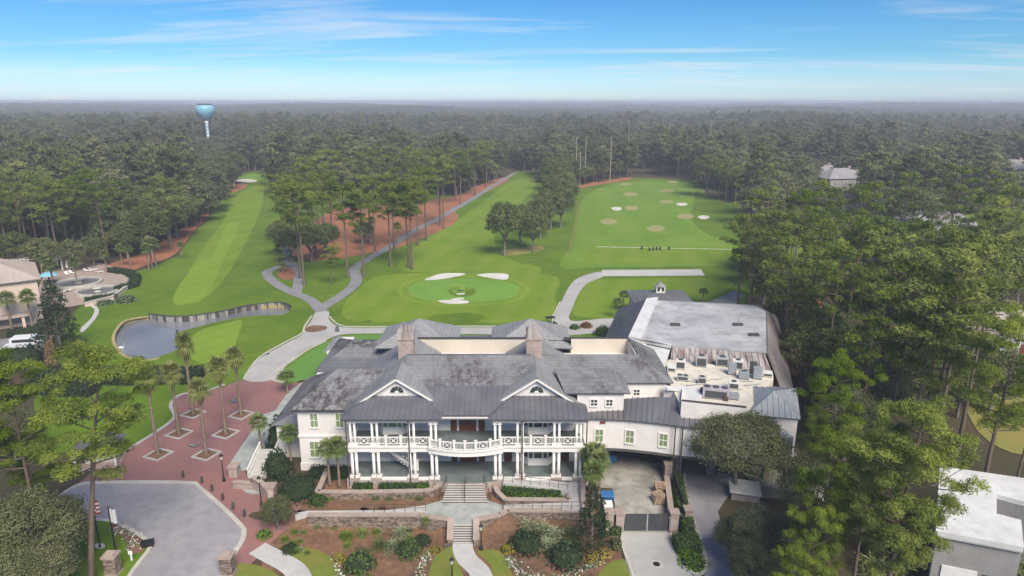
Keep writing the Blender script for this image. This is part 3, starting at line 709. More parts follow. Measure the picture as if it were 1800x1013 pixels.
# pines on the straw bed
for px, py, h in [(535,502,25),(528,490,24),(612,489,24),(640,487,22),(687,469,22),(718,471,23),(725,474,23),(693,440,23),(735,432,22),(750,424,23),(780,402,24),(774,396,24),(660,441,22),(653,432,22),(555,448,22),(572,438,23),(585,428,22),(560,400,25),(600,380,24),(640,372,24),(690,372,24),(735,368,24),(770,362,24),(810,360,23),(800,350,23),(835,345,22),(520,440,23),(545,420,24),(855,330,22),(580,365,24),(660,360,24),(720,355,24),(500,425,22),(850,318,22)]:
    pine(by_foot(px, py), h*.95, PS, 'tall pine rising from the red pine straw between fairways', 'pines on the straw bed', wide=1.15)
for px, py, h in [(512,462,9),(548,460,10),(500,450,10),(640,430,7),(575,448,9)]:
    oak(by_foot(px, py), h, OM, 13, 'low dark oak beneath the pines on straw', 'oaks on the straw bed')
pine(by_foot(583, 502), 9.5, PM, 'short bushy pine on grass between two cart paths', None, 3, 1.35)
# strip between fairway and range
for px, py, h in [(887,450,15),(938,443,12)]:
    oak(by_foot(px, py), h, OM, 13, 'round dark tree alone between fairway and range', 'two lone trees by the range', wide=.8)
for px, py, h in [(915,433,12),(950,420,13),(968,405,13),(985,400,14),(975,380,15),(992,375,15),(960,395,12),(976,350,16),(984,340,16),(988,362,15),(988,328,16),(970,335,16)]:
    oak(by_foot(px, py), h, OM, 13, 'dark tree in the strip dividing fairway from range', 'trees dividing fairway and range', wide=.85)
oak(by_foot(1240, 346), 19, OM, 13, 'tall broad tree at the far right corner of the range', None, 1, .8)
for px, py, h in [(1262,352,16),(1275,356,18),(1290,365,17)]:
    pine(by_foot(px, py), h, PM, 'pine at the right edge of the practice range', 'pines edging the range')
# left wood edge
for px, py, h in [(107,472,23),(190,458,24),(55,470,22),(125,462,22),(70,455,23),(20,465,22),(150,450,22),(230,440,20),(5,450,23),(90,440,23),(170,430,22),(40,440,24)]:
    pine(by_foot(px, py), h, PM, 'tall bare trunked pine at the left wood edge', 'pines at the left wood edge', wide=1.05)
for px, py, h in [(268,448,13),(300,425,12),(328,402,12),(225,455,10),(250,430,14),(130,478,8),(80,480,9),(30,475,10),(355,365,13),(345,380,11),(200,440,14),(165,468,8),(375,342,15),(395,335,16),(412,326,17),(280,415,15),(310,395,15)]:
    oak(by_foot(px, py), h, OM, 13, 'grey green oak at the left wood edge', 'oaks at the left wood edge')
# dark cedar by the pond
p = by_foot(110, 628); put_tree('cedar_tree', CN[0], p, 1.0, 0, 'broad dark conical cedar between vans and pond', 'tree', None); TREES.append((p.x, p.y, 6))
p = GH(1040, 965); put_tree('holly_tree', CN[1], p, .95, 1, 'dark conical holly beside the service gate', 'tree', None)
# ---- everything beyond
keep = [LAWN, pxl([(-40,640),(-40,470),(60,430),(240,470),(240,540),(130,640)]), pxl([(1640,395),(1850,360),(1900,470),(1700,480)])]
site = [Vector((-60, 30)), Vector((46, 30)), Vector((54, 118)), Vector((56, 150)), Vector((-60, 150))]
houses_clear = []
def clear_of(x, y, r=6.0):
    return all((x - a)**2 + (y - b)**2 > (r*.5 + c*.6)**2 for a, b, c in TREES)
def openland(x, y):
    if abs(x) > (1.0*y + 60 if y < 1300 else .82*y + 60): return True
    for pl in keep:
        if inpoly(x, y, pl): return True
    if inpoly(x, y, site) or any((x - a)**2 + (y - b)**2 < r*r for a, b, r in houses_clear): return True
    return False
# ================================================================== clubhouse
def mat_slate(name, c1, c2, c3, stain, amt, vec_rot=0.0, lo=.44):
    m, t = newmat(name); t = NT(t); p = t.pos()
    base = t.mix(t.ramp(t.noise(.35, 4, .6, p), (.35, (0, 0, 0)), (.68, (1, 1, 1))), lin(c1), lin(c2))
    br = t.n('ShaderNodeTexBrick', ins={'Vector': t.mapped(p, (1, 1, 1.0), (R(90), 0, vec_rot)), 'Color1': (1, 1, 1, 1), 'Color2': (.86, .86, .87, 1), 'Mortar': (.72, .72, .73, 1), 'Scale': 1.0, 'Mortar Size': .02, 'Brick Width': .5, 'Row Height': .22})
    base = t.mix(1.0, base, br.outputs[0], 'MULTIPLY')
    base = t.mix(t.math('MULTIPLY', t.ramp(t.noise(2.2, 5, .75, p), (.55, (0, 0, 0)), (.72, (1, 1, 1))), .5), base, lin(c3))
    st = t.math('MULTIPLY', t.ramp(t.noise(.15, 3, .5, p), (lo, (0, 0, 0)), (lo + .14, (1, 1, 1))), t.ramp(t.noise(1.3, 6, .75, t.mapped(p, (1, 1, .45))), (.4, (0, 0, 0)), (.56, (1, 1, 1))))
    t.out(t.mix(t.math('MULTIPLY', st, amt), base, lin(stain)), .8, t.bump(br.outputs[1], -.25, .02), spec=.25); return m
mat_slate('slate', (.19, .193, .198), (.235, .237, .242), (.30, .30, .305), (.06, .045, .05), .8, 0, .48)
mat_slate('slate_clean', (.25, .255, .26), (.31, .313, .315), (.37, .37, .37), (.16, .15, .15), .3)
mat_slate('slate_stained', (.20, .20, .205), (.26, .26, .265), (.38, .38, .385), (.05, .038, .042), .9, 0, .36)
mat_slate('slate_brown', (.24, .205, .20), (.30, .265, .255), (.36, .33, .32), (.12, .09, .09), .6)
mat_slate('slate_dark', (.135, .14, .155), (.17, .175, .19), (.22, .22, .23), (.07, .065, .07), .5)
m, t = newmat('metal_roof'); t = NT(t); p = t.pos()
c = t.mix(t.ramp(t.noise(.4, 4, .6, p), (.35, (0, 0, 0)), (.7, (1, 1, 1))), lin((.135, .135, .155)), lin((.185, .185, .20)))
c = t.mix(t.math('MULTIPLY', t.ramp(t.noise(.14, 3, .6, p), (.58, (0, 0, 0)), (.75, (1, 1, 1))), .5), c, lin((.20, .125, .085)))
t.out(c, .45, None, .25, .4)
mat_mottled('metal_blue', (.23, .255, .28), (.28, .30, .325), .5, .5, (.33, .35, .37), 2.0)
mat_mottled('wall_white', (.75, .705, .675), (.68, .64, .61), .35, .85, (.58, .535, .52), .9, f3=.35)
mat_plain('trim_white', (.78, .75, .71), .6, vary=.05)
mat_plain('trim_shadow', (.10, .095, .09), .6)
mat_mottled('membrane_white', (.68, .675, .66), (.58, .575, .565), .3, .7, (.44, .43, .42), .8, f3=.5)
mat_mottled('membrane_grey', (.36, .365, .38), (.48, .48, .49), .16, .7, (.25, .245, .245), .45, f3=.85)
mat_mottled('membrane_cream', (.68, .63, .54), (.60, .55, .46), .25, .8, (.45, .40, .34), .8, f3=.6)
mat_mottled('parapet_cream', (.62, .55, .465), (.56, .50, .425), .4, .85)
m, t = newmat('stained_metal'); t = NT(t); p = t.pos()
st = t.ramp(t.noise(1.6, 4, .7, t.mapped(p, (1, .1, .12))), (.42, (0, 0, 0)), (.6, (1, 1, 1)))
t.out(t.mix(st, lin((.42, .385, .36)), lin((.19, .135, .13))), .75)
m, t = newmat('old_brick'); t = NT(t); p = t.pos()
br = t.n('ShaderNodeTexBrick', ins={'Vector': t.mapped(p, (1, 1, 1), (R(90), 0, 0)), 'Color1': lin((.30, .20, .17)), 'Color2': lin((.42, .33, .29)), 'Mortar': lin((.46, .42, .38)), 'Scale': 1.0, 'Mortar Size': .012, 'Brick Width': .26, 'Row Height': .09})
t.out(t.mix(t.math('MULTIPLY', t.ramp(t.noise(.9, 4, .6, p), (.45, (0, 0, 0)), (.7, (1, 1, 1))), .6), br.outputs[0], lin((.22, .16, .14))), .9, t.bump(br.outputs[1], -.3, .02))
m, t = newmat('stone_wall'); t = NT(t); p = t.pos()
vo = t.n('ShaderNodeTexVoronoi', feature='F1', ins={'Vector': t.mapped(p, (3.0, 3.0, 6.5)), 'Scale': 1.0})
t.out(t.mix(t.n('ShaderNodeSeparateColor', ins={0: vo.outputs['Color']}).outputs[0], lin((.09, .066, .053)), lin((.31, .24, .195))), .9, t.bump(vo.outputs['Distance'], -.5, .08))
mat_mottled('stone_cap', (.42, .335, .285), (.33, .26, .22), .9, .85, (.26, .21, .18), 3)
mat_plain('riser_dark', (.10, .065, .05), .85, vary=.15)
mat_plain('wood_door', (.17, .055, .025), .45, vary=.15)
mat_plain('iron_black', (.02, .02, .022), .5)
mat_plain('pipe_brown', (.07, .06, .055), .5)
mat_plain('gate_grey', (.075, .078, .085), .55, vary=.12)
m, t = newmat('glass_green'); t = NT(t); t.out(t.mix(t.ramp(t.noise(9, 2, .5, t.mapped(t.pos(), (.2, .2, 3))), (.4, (0, 0, 0)), (.6, (1, 1, 1))), lin((.16, .22, .10)), lin((.26, .33, .17))), .15, spec=.5)
m, t = newmat('glass_dark'); t = NT(t); t.out(lin((.035, .045, .05)), .08, spec=.6)
mat_plain('ac_grey', (.42, .43, .42), .5, vary=.12); mat_plain('ac_dark', (.07, .075, .08), .6); mat_plain('ac_white', (.70, .70, .67), .5, vary=.1); mat_plain('ac_mauve', (.42, .37, .42), .6)
P = G
CB = G(820, 838, 1.3)
club = thing('clubhouse', 'white two storey clubhouse with slate roofs, twin gables and columned porches', 'clubhouse', (CB.x, 76, 0))
def seams(parent, poly, edir, mat, spacing=.62, w=.07, h=.07):
    """raised standing seams on a roof plane, one object each"""
    p0 = Vector(poly[0]); nor = Vector()
    for i in range(len(poly)): nor += Vector(poly[i]).cross(Vector(poly[(i + 1) % len(poly)]))
    nor.normalize()
    if nor.z < 0: nor = -nor
    e = Vector(edir); e = (e - nor*e.dot(nor)).normalized(); s = nor.cross(e).normalized()
    q = [((Vector(p) - p0).dot(e), (Vector(p) - p0).dot(s)) for p in poly]
    a = min(x for x, _ in q) + spacing*.5
    while a < max(x for x, _ in q):
        hit = []
        for i in range(len(q)):
            (x0, y0), (x1, y1) = q[i], q[(i + 1) % len(q)]
            if (x0 > a) != (x1 > a): hit.append(y0 + (y1 - y0)*(a - x0)/(x1 - x0))
        if len(hit) >= 2 and max(hit) - min(hit) > .3:
            b0, b1 = p0 + e*a + s*min(hit), p0 + e*a + s*max(hit)
            MB().hexa([b0 - e*w/2, b0 + e*w/2, b1 + e*w/2, b1 - e*w/2] + [x + nor*h for x in (b0 - e*w/2, b0 + e*w/2, b1 + e*w/2, b1 - e*w/2)]).build('seam', mat, parent)
        a += spacing
def roof(name, polys, mat, parent=None, th=.22, seam=None, label=None):
    """polys: list of 3D outlines; first gets thickness too"""
    mb = MB()
    for pl in polys: mb.slab(pl, th)
    o = mb.build(name, mat, parent or club, label=label)
    if seam:
        for pl, ed in zip(polys, seam):
            if ed is not None: seams(o, pl, ed, 'metal_roof' if mat == 'metal_roof' else mat)
    return o
def window(parent, c, w, h, d, glass='glass_green', panes=(2, 2), frame=.09, trim=.16):
    """c: centre on wall face; d: outward 2D direction"""
    d = Vector((d[0], d[1], 0)).normalized(); e = Vector((-d.y, d.x, 0)); c = Vector(c); z = Vector((0, 0, 1))
    def bar(mb, a0, a1, b0, b1, t0, t1):
        mb.hexa([c + e*a0 + z*b0 + d*t0, c + e*a1 + z*b0 + d*t0, c + e*a1 + z*b0 + d*t1, c + e*a0 + z*b0 + d*t1, c + e*a0 + z*b1 + d*t0, c + e*a1 + z*b1 + d*t0, c + e*a1 + z*b1 + d*t1, c + e*a0 + z*b1 + d*t1])
    m1 = MB(); W, Hh = w/2, h/2
    bar(m1, -W - trim, -W, -Hh - trim, Hh + trim, -.02, .09); bar(m1, W, W + trim, -Hh - trim, Hh + trim, -.02, .09); bar(m1, -W, W, Hh, Hh + trim, -.02, .09); bar(m1, -W - .06, W + .06, -Hh - trim, -Hh, -.02, .14)
    win = m1.build('window', 'trim_white', parent)
    nx, nz_ = panes
    for i in range(nx):
        for j in range(nz_):
            mp = MB(); bar(mp, -W + w*i/nx, -W + w*(i + 1)/nx, -Hh + h*j/nz_, -Hh + h*(j + 1)/nz_, -.01, .02); mp.build('pane', glass, win)
    mm = MB()
    for i in range(1, nx): bar(mm, -W + w*i/nx - .03, -W + w*i/nx + .03, -Hh, Hh, .02, .06)
    for j in range(1, nz_): bar(mm, -W, W, -Hh + h*j/nz_ - .035, -Hh + h*j/nz_ + .035, .02, .058)
    if mm.v: mm.build('muntin', 'trim_white', win)
    return win
ZP, Z2, ZC, ZE = 1.3, 5.35, 8.2, 8.8       # porch floor, upper floor, porch ceiling, eaves
YF, YB = 70.1, 73.6                          # column line, main wall
XL, XR = -18.8, 8.3
def X(px, y=838, Y=YF): return V(px, y, Y).x
# ---- walls
MB().box(XL, XR, YB, 99, -.2, 8.3).build('main_wall', 'wall_white', club)
MB().box(-25.4, XL - .02, 73.9, 83.2, -1, 8.05).build('wing_wall', 'wall_white', club)
MB().box(-25.52, XL - .05, 73.78, 83.3, 4.35, 4.6).build('belt_course', 'trim_white', club)
MB().box(-25.5, XL - .05, 73.8, 83.3, -1, .9).build('plinth', 'wall_white', club)
MB().box(-26.0, -8, 84.5, 98, 0, 8.0).build('rear_wing_wall', 'wall_white', club)
MB().box(-29.2, -25.45, 77.0, 90, -.5, 4.6).build('side_porch_wall', 'wall_white', club)
for px, py, z in [(552, 739, 6.55), (597, 739, 6.55)]: window(club, V(px, py, 73.9), .85, 1.75, (0, -1))
for px in (553, 598): window(club, V(px, 790, 73.9), 1.0, 2.0, (0, -1))
window(club, (-25.4, 77, 6.5), .9, 1.7, (-1, 0)); window(club, (-25.4, 80.5, 6.5), .9, 1.7, (-1, 0))
window(club, V(508, 768, 77.0), .9, 1.8, (0, -1))
# ---- porch floors, beams and ceilings
def arc(x0, x1, y0, bulge, n=14):
    return [(x0 + (x1 - x0)*i/n, y0 - bulge*math.sin(math.pi*i/n)**.8) for i in range(n + 1)]
xa, xb = X(761) - .35, X(879) + .35        # inner column pairs
front_l, front_r = XL - .1, XR + .1
outline = [(front_l, YB), (front_l, YF - .45), (xa, YF - .45)] + arc(xa, xb, YF - .6, .9) + [(xb, YF - .45), (front_r, YF - .45), (front_r, YB)]
MB().prism(outline, -.3, ZP - .01).build('porch_base', 'old_brick', club)
MB().prism([(x*1.0, y + .04) for x, y in outline], ZP, ZP + .015).build('porch_floor', 'porch_slate', club)
out2 = [(front_l, YB), (front_l, YF - .3), (xa, YF - .3)] + arc(xa, xb, YF - .5, .95) + [(xb, YF - .3), (front_r, YF - .3), (front_r, YB)]
MB().prism(out2, 4.62, Z2 - .06).build('balcony_beam', 'trim_white', club)
out3 = [(front_l + .1, YB), (front_l + .1, YF - .15), (xa, YF - .15)] + arc(xa, xb, YF - .35, .9) + [(xb, YF - .15), (front_r - .1, YF - .15), (front_r - .1, YB)]
MB().prism(out3, Z2 - .06, Z2 + .01).build('balcony_floor', 'porch_slate', club)
mb = MB(); prev = None
for q in [(front_l, YF - .3), (xa, YF - .3)] + arc(xa, xb, YF - .5, .95) + [(xb, YF - .3), (front_r, YF - .3)]:
    if prev and (Vector(q) - Vector(prev)).length > .01: mb.obox(prev, q, .16, Z2 - .16, Z2 + .06, -.04)
    prev = q
mb.build('cornice', 'trim_white', club)
for x0, x1 in ((XL, X(772)), (X(868), XR)):
    MB().box(x0 - .1, x1 + .1, YF - .22, YF + .22, ZC, ZE - .12).build('porch_beam', 'trim_white', club)
    MB().box(x0 - .1, x0 + .25, YF + .22, YB, ZC, ZE - .12).build('porch_beam', 'trim_white', club); MB().box(x1 - .25, x1 + .1, YF + .22, YB, ZC, ZE - .12).build('porch_beam', 'trim_white', club)
MB().box(X(772) + .11, X(868) - .11, YF + .6, YF + .95, ZC, ZE - .1).build('porch_beam', 'trim_white', club)
MB().box(XL, XR, YF + .24, YB - .01, ZE - .3, ZE - .2).build('porch_ceiling', 'wall_white', club)
# ---- columns
def column(x, y, z0, z1, r, base=True):
    h = z1 - z0
    c = MB().lathe([(r*1.02, 0), (r, h*.3), (r*.86, h - .12)], (x, y, z0), 12).build('column', 'trim_white', club, True)
    MB().box(x - r*1.45, x + r*1.45, y - r*1.45, y + r*1.45, z1 - .12, z1 + .005).build('capital', 'trim_white', c)
    MB().box(x - r*1.7, x + r*1.7, y - r*1.7, y + r*1.7, z0 - .005, z0 + .24).build('base', 'trim_white', c)
colx = [X(p) for p in (621, 628.5, 658.5, 667, 722, 730.5)] + [X(761), X(769)]
colx += [2*CB.x - x for x in colx]
for i, x in enumerate(colx):
    inner = i % 8 > 5; y = YF - (.35 if inner else 0)
    column(x, y, ZP + .02, 4.63, .18); column(x, y, Z2 + .02, ZC + .01, .15)
prs = [(colx[i] + colx[i + 1])/2 for i in range(0, 16, 2)]
for i, x in enumerate(prs):
    y = YF - (.35 if i % 4 == 3 else 0); MB().box(x - .66, x + .66, y - .42, y + .38, -.6, ZP + .03).build('pier', 'old_brick', club)
for a, b in ((prs[0] + .66, prs[1] - .66), (prs[1] + .66, prs[2] - .66), (prs[2] + .66, prs[3] - .66)):
    for s in (1, -1):
        x0, x1 = sorted((CB.x + s*(a - CB.x), CB.x + s*(b - CB.x))); MB().box(x0, x1, YF - .5, YF - .15, ZP - .18, ZP + .09).build('coping', 'trim_white', club)
# ---- railings with cross panels
def railing(path, z, parent=None, h=1.0, name='railing', cross=True, mat='trim_white', sp=.16):
    parent = parent or club; mb = MB()
    path = [Vector(p) for p in path]; L = sum((path[i + 1] - path[i]).length for i in range(len(path) - 1)); z = z if isinstance(z, tuple) else (z, z)
    def at(s):
        for i in range(len(path) - 1):
            l = (path[i + 1] - path[i]).length
            if s <= l or i == len(path) - 2: return path[i].lerp(path[i + 1], min(1, s/l))
            s -= l
    def zz(s): return z[0] + (z[1] - z[0])*s/L
    n = max(1, int(L/1.0))
    for i in range(n):
        a, b = at(L*i/n), at(L*(i + 1)/n)
        for lo, hi, w in ((.1, .19, .08), (h - .09, h, .14)): mb.obox(a, b, w, (zz(L*i/n) + lo, zz(L*(i + 1)/n) + lo), (zz(L*i/n) + hi, zz(L*(i + 1)/n) + hi))
    s = sp*.5; mid = L/2; cw = .42 if cross and L > 1.6 else 0
    while s < L:
        if abs(s - mid) > cw: p = at(s); mb.box(p.x - .024, p.x + .024, p.y - .02, p.y + .02, zz(s) + .19, zz(s) + h - .09)
        s += sp
    o = mb.build(name, mat, parent)
    if cw:
        mx = MB(); a, b = at(mid - cw), at(mid + cw); z0 = zz(mid)
        for q in (a, b): mx.box(q.x - .035, q.x + .035, q.y - .03, q.y + .03, z0 + .19, z0 + h - .09)
        for za, zb in ((.2, h - .1), (h - .1, .2)):
            d = (b - a).normalized(); nn = Vector((-d.y, d.x))*.02
            lo = [Vector((*a, z0 + za - .04)), Vector((*b, z0 + zb - .04))]; hi = [Vector((*a, z0 + za + .04)), Vector((*b, z0 + zb + .04))]; n3 = Vector((nn.x, nn.y, 0))
            mx.hexa([lo[0] - n3, lo[1] - n3, lo[1] + n3, lo[0] + n3, hi[0] - n3, hi[1] - n3, hi[1] + n3, hi[0] + n3])
        mx.box((a.x + b.x)/2 - .12, (a.x + b.x)/2 + .12, a.y - .03, a.y + .03, z0 + h*.5 - .11, z0 + h*.5 + .13)
        mx.build('cross_panel', mat, o)
    return o
def post(x, y, z0, z1, w=.13):
    MB().box(x - w, x + w, y - w, y + w, z0, z1).box(x - w*1.3, x + w*1.3, y - w*1.3, y + w*1.3, z1, z1 + .06).build('newel_post', 'trim_white', club)
yr = YF - .02
for s in (1, -1):
    m_ = lambda x: x if s == 1 else 2*CB.x - x
    railing([(m_(colx[1]), yr), (m_(colx[2]), yr)], Z2); railing([(m_(colx[5]), yr), (m_(colx[6]), yr)], Z2)
    a, b = colx[3], colx[4]; q1, q2 = a + (b - a)*.27, a + (b - a)*.74
    railing([(m_(a), yr), (m_(q1), yr)], Z2, cross=False); railing([(m_(q1), yr), (m_(q2), yr)], Z2); railing([(m_(q2), yr), (m_(b), yr)], Z2, cross=False)
    post(m_(q1), yr, Z2, Z2 + 1.12); post(m_(q2), yr, Z2, Z2 + 1.12)
    for i in (0, 2, 4): railing([(m_(colx[i]), yr), (m_(colx[i + 1]), yr)], Z2, cross=False)
    railing([(m_(colx[0]), yr), (m_(colx[0]), YB - .1)], Z2)
ar = arc(colx[6] - .15, 2*CB.x - colx[6] + .15, YF - .55, .85, 20)
cuts = [0, 3, 7, 10, 13, 17, 20]
for a, b in zip(cuts[:-1], cuts[1:]): railing(ar[a:b + 1], Z2 + .02, cross=(b - a) > 2)
for a in cuts: post(ar[a][0], ar[a][1], Z2, Z2 + 1.18)
# ---- doors and windows of the porch wall
def door(x, z, w, h, leaves=2, side=True):
    d = MB().box(x - w/2, x + w/2, YB - .08, YB + .05, z, z + h).build('door', 'wood_door', club)
    mb = MB()
    for s in (-1, 1): mb.box(x + s*w/2 - .07, x + s*w/2 + .07, YB - .12, YB + .02, z, z + h + .1)
    mb.box(x - w/2, x + w/2, YB - .12, YB + .02, z + h, z + h + .12); mb.build('door_frame', 'trim_white', d)
    for k in range(leaves):
        xc = x - w/2 + w*(k + .5)/leaves; MB().box(xc - w/leaves*.3, xc + w/leaves*.3, YB - .1, YB - .04, z + .9, z + h - .25).build('door_glass', 'glass_dark', d)
    MB().box(x - .1, x - .05, YB - .14, YB - .08, z + 1.0, z + 1.12).build('handle', 'iron_black', d)
    if side:
        for s in (-1, 1): MB().box(x + s*(w/2 + .55) - .36, x + s*(w/2 + .55) + .36, YB - .07, YB + .05, z, z + h).build('sidelight', 'wood_door', d)
for z in (ZP + .02, Z2 + .02): door(CB.x, z, 2.2, 2.35)
for x in (X(893, 803, YB), X(993, 803, YB)): door(x, ZP + .02, 1.1, 2.3, 1, False)
for x in (X(640, 790, YB), X(745, 790, YB), X(645, 750, YB), X(745, 750, YB), X(895, 745, YB), X(998, 745, YB)):
    z = 3.4 if x in (X(640, 790, YB), X(745, 790, YB)) else 7.1
    window(club, (x, YB, z if z < 4 else 7.0), 1.3, 1.2, (0, -1), 'glass_dark', (2, 1))
def bay(xc, z0):
    b = MB().prism([(xc - 2.0, YB), (xc - 1.15, YB - 1.1), (xc + 1.15, YB - 1.1), (xc + 2.0, YB)], z0, z0 + .95).build('bay_window', 'trim_white', club)
    MB().prism([(xc - 2.1, YB), (xc - 1.2, YB - 1.22), (xc + 1.2, YB - 1.22), (xc + 2.1, YB)], z0 + 2.25, z0 + 2.5).build('bay_head', 'trim_white', b)
    for (x0, y0), (x1, y1) in (((xc - 2.0, YB), (xc - 1.15, YB - 1.1)), ((xc - 1.15, YB - 1.1), (xc + 1.15, YB - 1.1)), ((xc + 1.15, YB - 1.1), (xc + 2.0, YB))):
        MB().obox((x0, y0), (x1, y1), .05, z0 + .95, z0 + 2.25, .05).build('pane', 'glass_green' if xc < CB.x else 'glass_dark', b)
    mb = MB()
    for x, y in ((xc - 1.15, YB - 1.1), (xc + 1.15, YB - 1.1), (xc - .55, YB - 1.1), (xc + .55, YB - 1.1)): mb.box(x - .08, x + .08, y - .06, y + .08, z0 + .95, z0 + 2.25)
    mb.build('mullion', 'trim_white', b)
bay(X(693, 745, YB), Z2 + .05); bay(X(945, 745, YB), Z2 + .05); bay(X(945, 805, YB), ZP + .05)
# ---- stair inside the left porch
sx0, sx1 = X(667, 800, 72.2), X(736, 838, 72.2)
n = 14; st = MB()
for i in range(n):
    a = sx0 + (sx1 - sx0)*i/n; b = sx0 + (sx1 - sx0)*(i + 1)/n; zt = 4.6 - (4.6 - ZP)*(i + 1)/n
    st.box(a, b, 71.5, 72.8, zt - .22, zt)
stair = st.build('porch_stair', 'trim_white', club)
MB().hexa([(sx0, 71.5, 4.1), (sx1, 71.5, ZP - .1), (sx1, 71.58, ZP - .1), (sx0, 71.58, 4.1), (sx0, 71.5, 4.75), (sx1, 71.5, ZP + .45), (sx1, 71.58, ZP + .45), (sx0, 71.58, 4.75)]).build('stringer', 'trim_white', stair)
railing([(sx0, 71.54), ((sx0 + sx1)/2, 71.54)], (4.65, (4.65 + ZP + .3)/2), stair, .95); railing([((sx0 + sx1)/2, 71.54), (sx1, 71.54)], ((4.65 + ZP + .3)/2, ZP + .3), stair, .95)
MB().box(sx1 - .1, sx1 + .15, 71.4, 71.66, ZP, ZP + 1.4).build('newel_post', 'trim_white', stair)
# ---- downpipes
for px, y in ((609.5, 69.65), (719, 69.6), (918, 69.6), (1031, 69.65)):
    x = V(px, 780, y).x; MB().tube([(x, y, ZE - .05), (x, y, .4)], .07, 8).build('downpipe', 'pipe_brown', club)
# ---- roofs
def mir(p): return (2*CB.x - p[0], p[1], p[2])
YG = 73.3; RX, RZ = V(694.5, 665, 72.5).x, 12.45
for s in (0, 1):
    f = (lambda p: p) if s == 0 else mir
    eL, eR, e0 = XL - .35, X(772) + .5, YF - .6
    tl, tr, tz = V(655, 702, YG).x, V(742, 702, YG).x, 9.95
    polys = [[(eL, e0, ZE), (eR, e0, ZE), (tr, YG, tz), (tl, YG, tz)], [(eL, YG + .8, ZE), (eL, e0, ZE), (tl, YG, tz), (tl, YG + .8, tz)], [(eR, e0, ZE), (eR, YG + .8, ZE), (tr, YG + .8, tz), (tr, YG, tz)]]
    roof('porch_roof', [[f(p) for p in pl] for pl in polys], 'metal_roof', seam=[(1, 0, 0), (0, 1, 0), (0, 1, 0)])
    MB().tube([f((eL, e0 - .06, ZE - .08)), f((eR, e0 - .06, ZE - .08))], .08, 6).build('gutter', 'pipe_brown', club)
    # gable wall and roof
    lx, rx, lz, rz = XL - .45, -8.05, 8.5, 9.05
    g = [f(p) for p in [(lx + .35, YG, 8.4), (rx - .35, YG, 8.4), (rx - .35, YG, rz + .1), (RX, YG, RZ - .35), (lx + .35, YG, lz + .1)]]
    mb = MB(); n = len(g); mb.add(g + [(p[0], p[1] + .3, p[2]) for p in g], [list(range(n)), list(range(n, 2*n))[::-1]] + [[i, i + n, (i + 1) % n + n, (i + 1) % n] for i in range(n)])
    mb.build('gable_wall', 'wall_white', club)
    back = 90.0
    pl = [[f(p) for p in [(lx, YG - .5, lz), (RX, YG - .5, RZ), (RX, back, RZ), (lx, back, lz)]], [f(p) for p in [(rx, YG - .5, rz), (RX, YG - .5, RZ), (RX, back, RZ), (rx, back, rz)]]]
    roof('gable_roof', pl, 'slate_clean', th=.2)
    mb = MB()
    for (x0, z0) in ((lx, lz), (rx, rz)):
        a, b = f((x0, YG - .52, z0 - .2)), f((RX, YG - .52, RZ - .2)); mb.obox(a, b, .12, (a[2] - .22, b[2] - .22), (a[2] + .02, b[2] + .02))
    mb.build('bargeboard', 'trim_white', club)
    # fanlight
    fx, fz, fr = f((RX, 0, 0))[0], 10.35, .78
    fan = MB().prism([(fx + (fr + .12)*math.cos(a), fz + (fr + .12)*math.sin(a)) for a in [math.pi*i/12 for i in range(13)]], 0, .08)
    fan.v = [(x, YG - .08 + z, y) for x, y, z in fan.v]; fo = fan.build('fanlight', 'trim_white', club)
    for k in range(5):
        a0, a1 = math.pi*(k + .06)/5, math.pi*(k + .94)/5
        seg = MB().prism([(fx + r_*math.cos(a), fz + .05 + r_*math.sin(a)) for r_, a in ((.28, a0), (fr, a0), (fr, (a0 + a1)/2), (fr, a1), (.28, a1))], 0, .04); seg.v = [(x, YG - .13 + z, y) for x, y, z in seg.v]; seg.build('pane', 'glass_dark', fo)
    # chimney
    cx, cy_c = f((V(714, 600, 80.6).x, 0, 0))[0], 80.6
    ch = MB().box(cx - .95, cx + .95, cy_c - .7, cy_c + .7, 10.5, 14.6).build('chimney', 'old_brick', club)
    MB().box(cx - 1.05, cx + 1.05, cy_c - .8, cy_c + .8, 14.45, 14.62).build('chimney_band', 'stone_cap', ch)
    cap = MB().prism([(cx - 1.0, 14.62)] + [(cx + 1.0*math.cos(a), 15.55 + .5*math.sin(a)) for a in [math.pi*i/8 for i in range(8, -1, -1)]] + [(cx + 1.0, 14.62)], 0, 1.5); cap.v = [(x, cy_c - .75 + z, y) for x, y, z in cap.v]; cap.build('chimney_hood', 'stained_metal', ch)
    # rear pyramid
    ax, ay = f((V(737, 560, 92).x, 0, 0))[0], 92.0; hz_ = V(737, 560, 92).z
    b = [(ax - 5.6, ay - 4.6, 10.6), (ax + 5.6, ay - 4.6, 10.6), (ax + 5.6, ay + 4.6, 10.6), (ax - 5.6, ay + 4.6, 10.6)]; ap = (ax, ay, hz_)
    roof('rear_roof', [[b[i], b[(i + 1) % 4], ap] for i in range(4)], 'slate_clean')
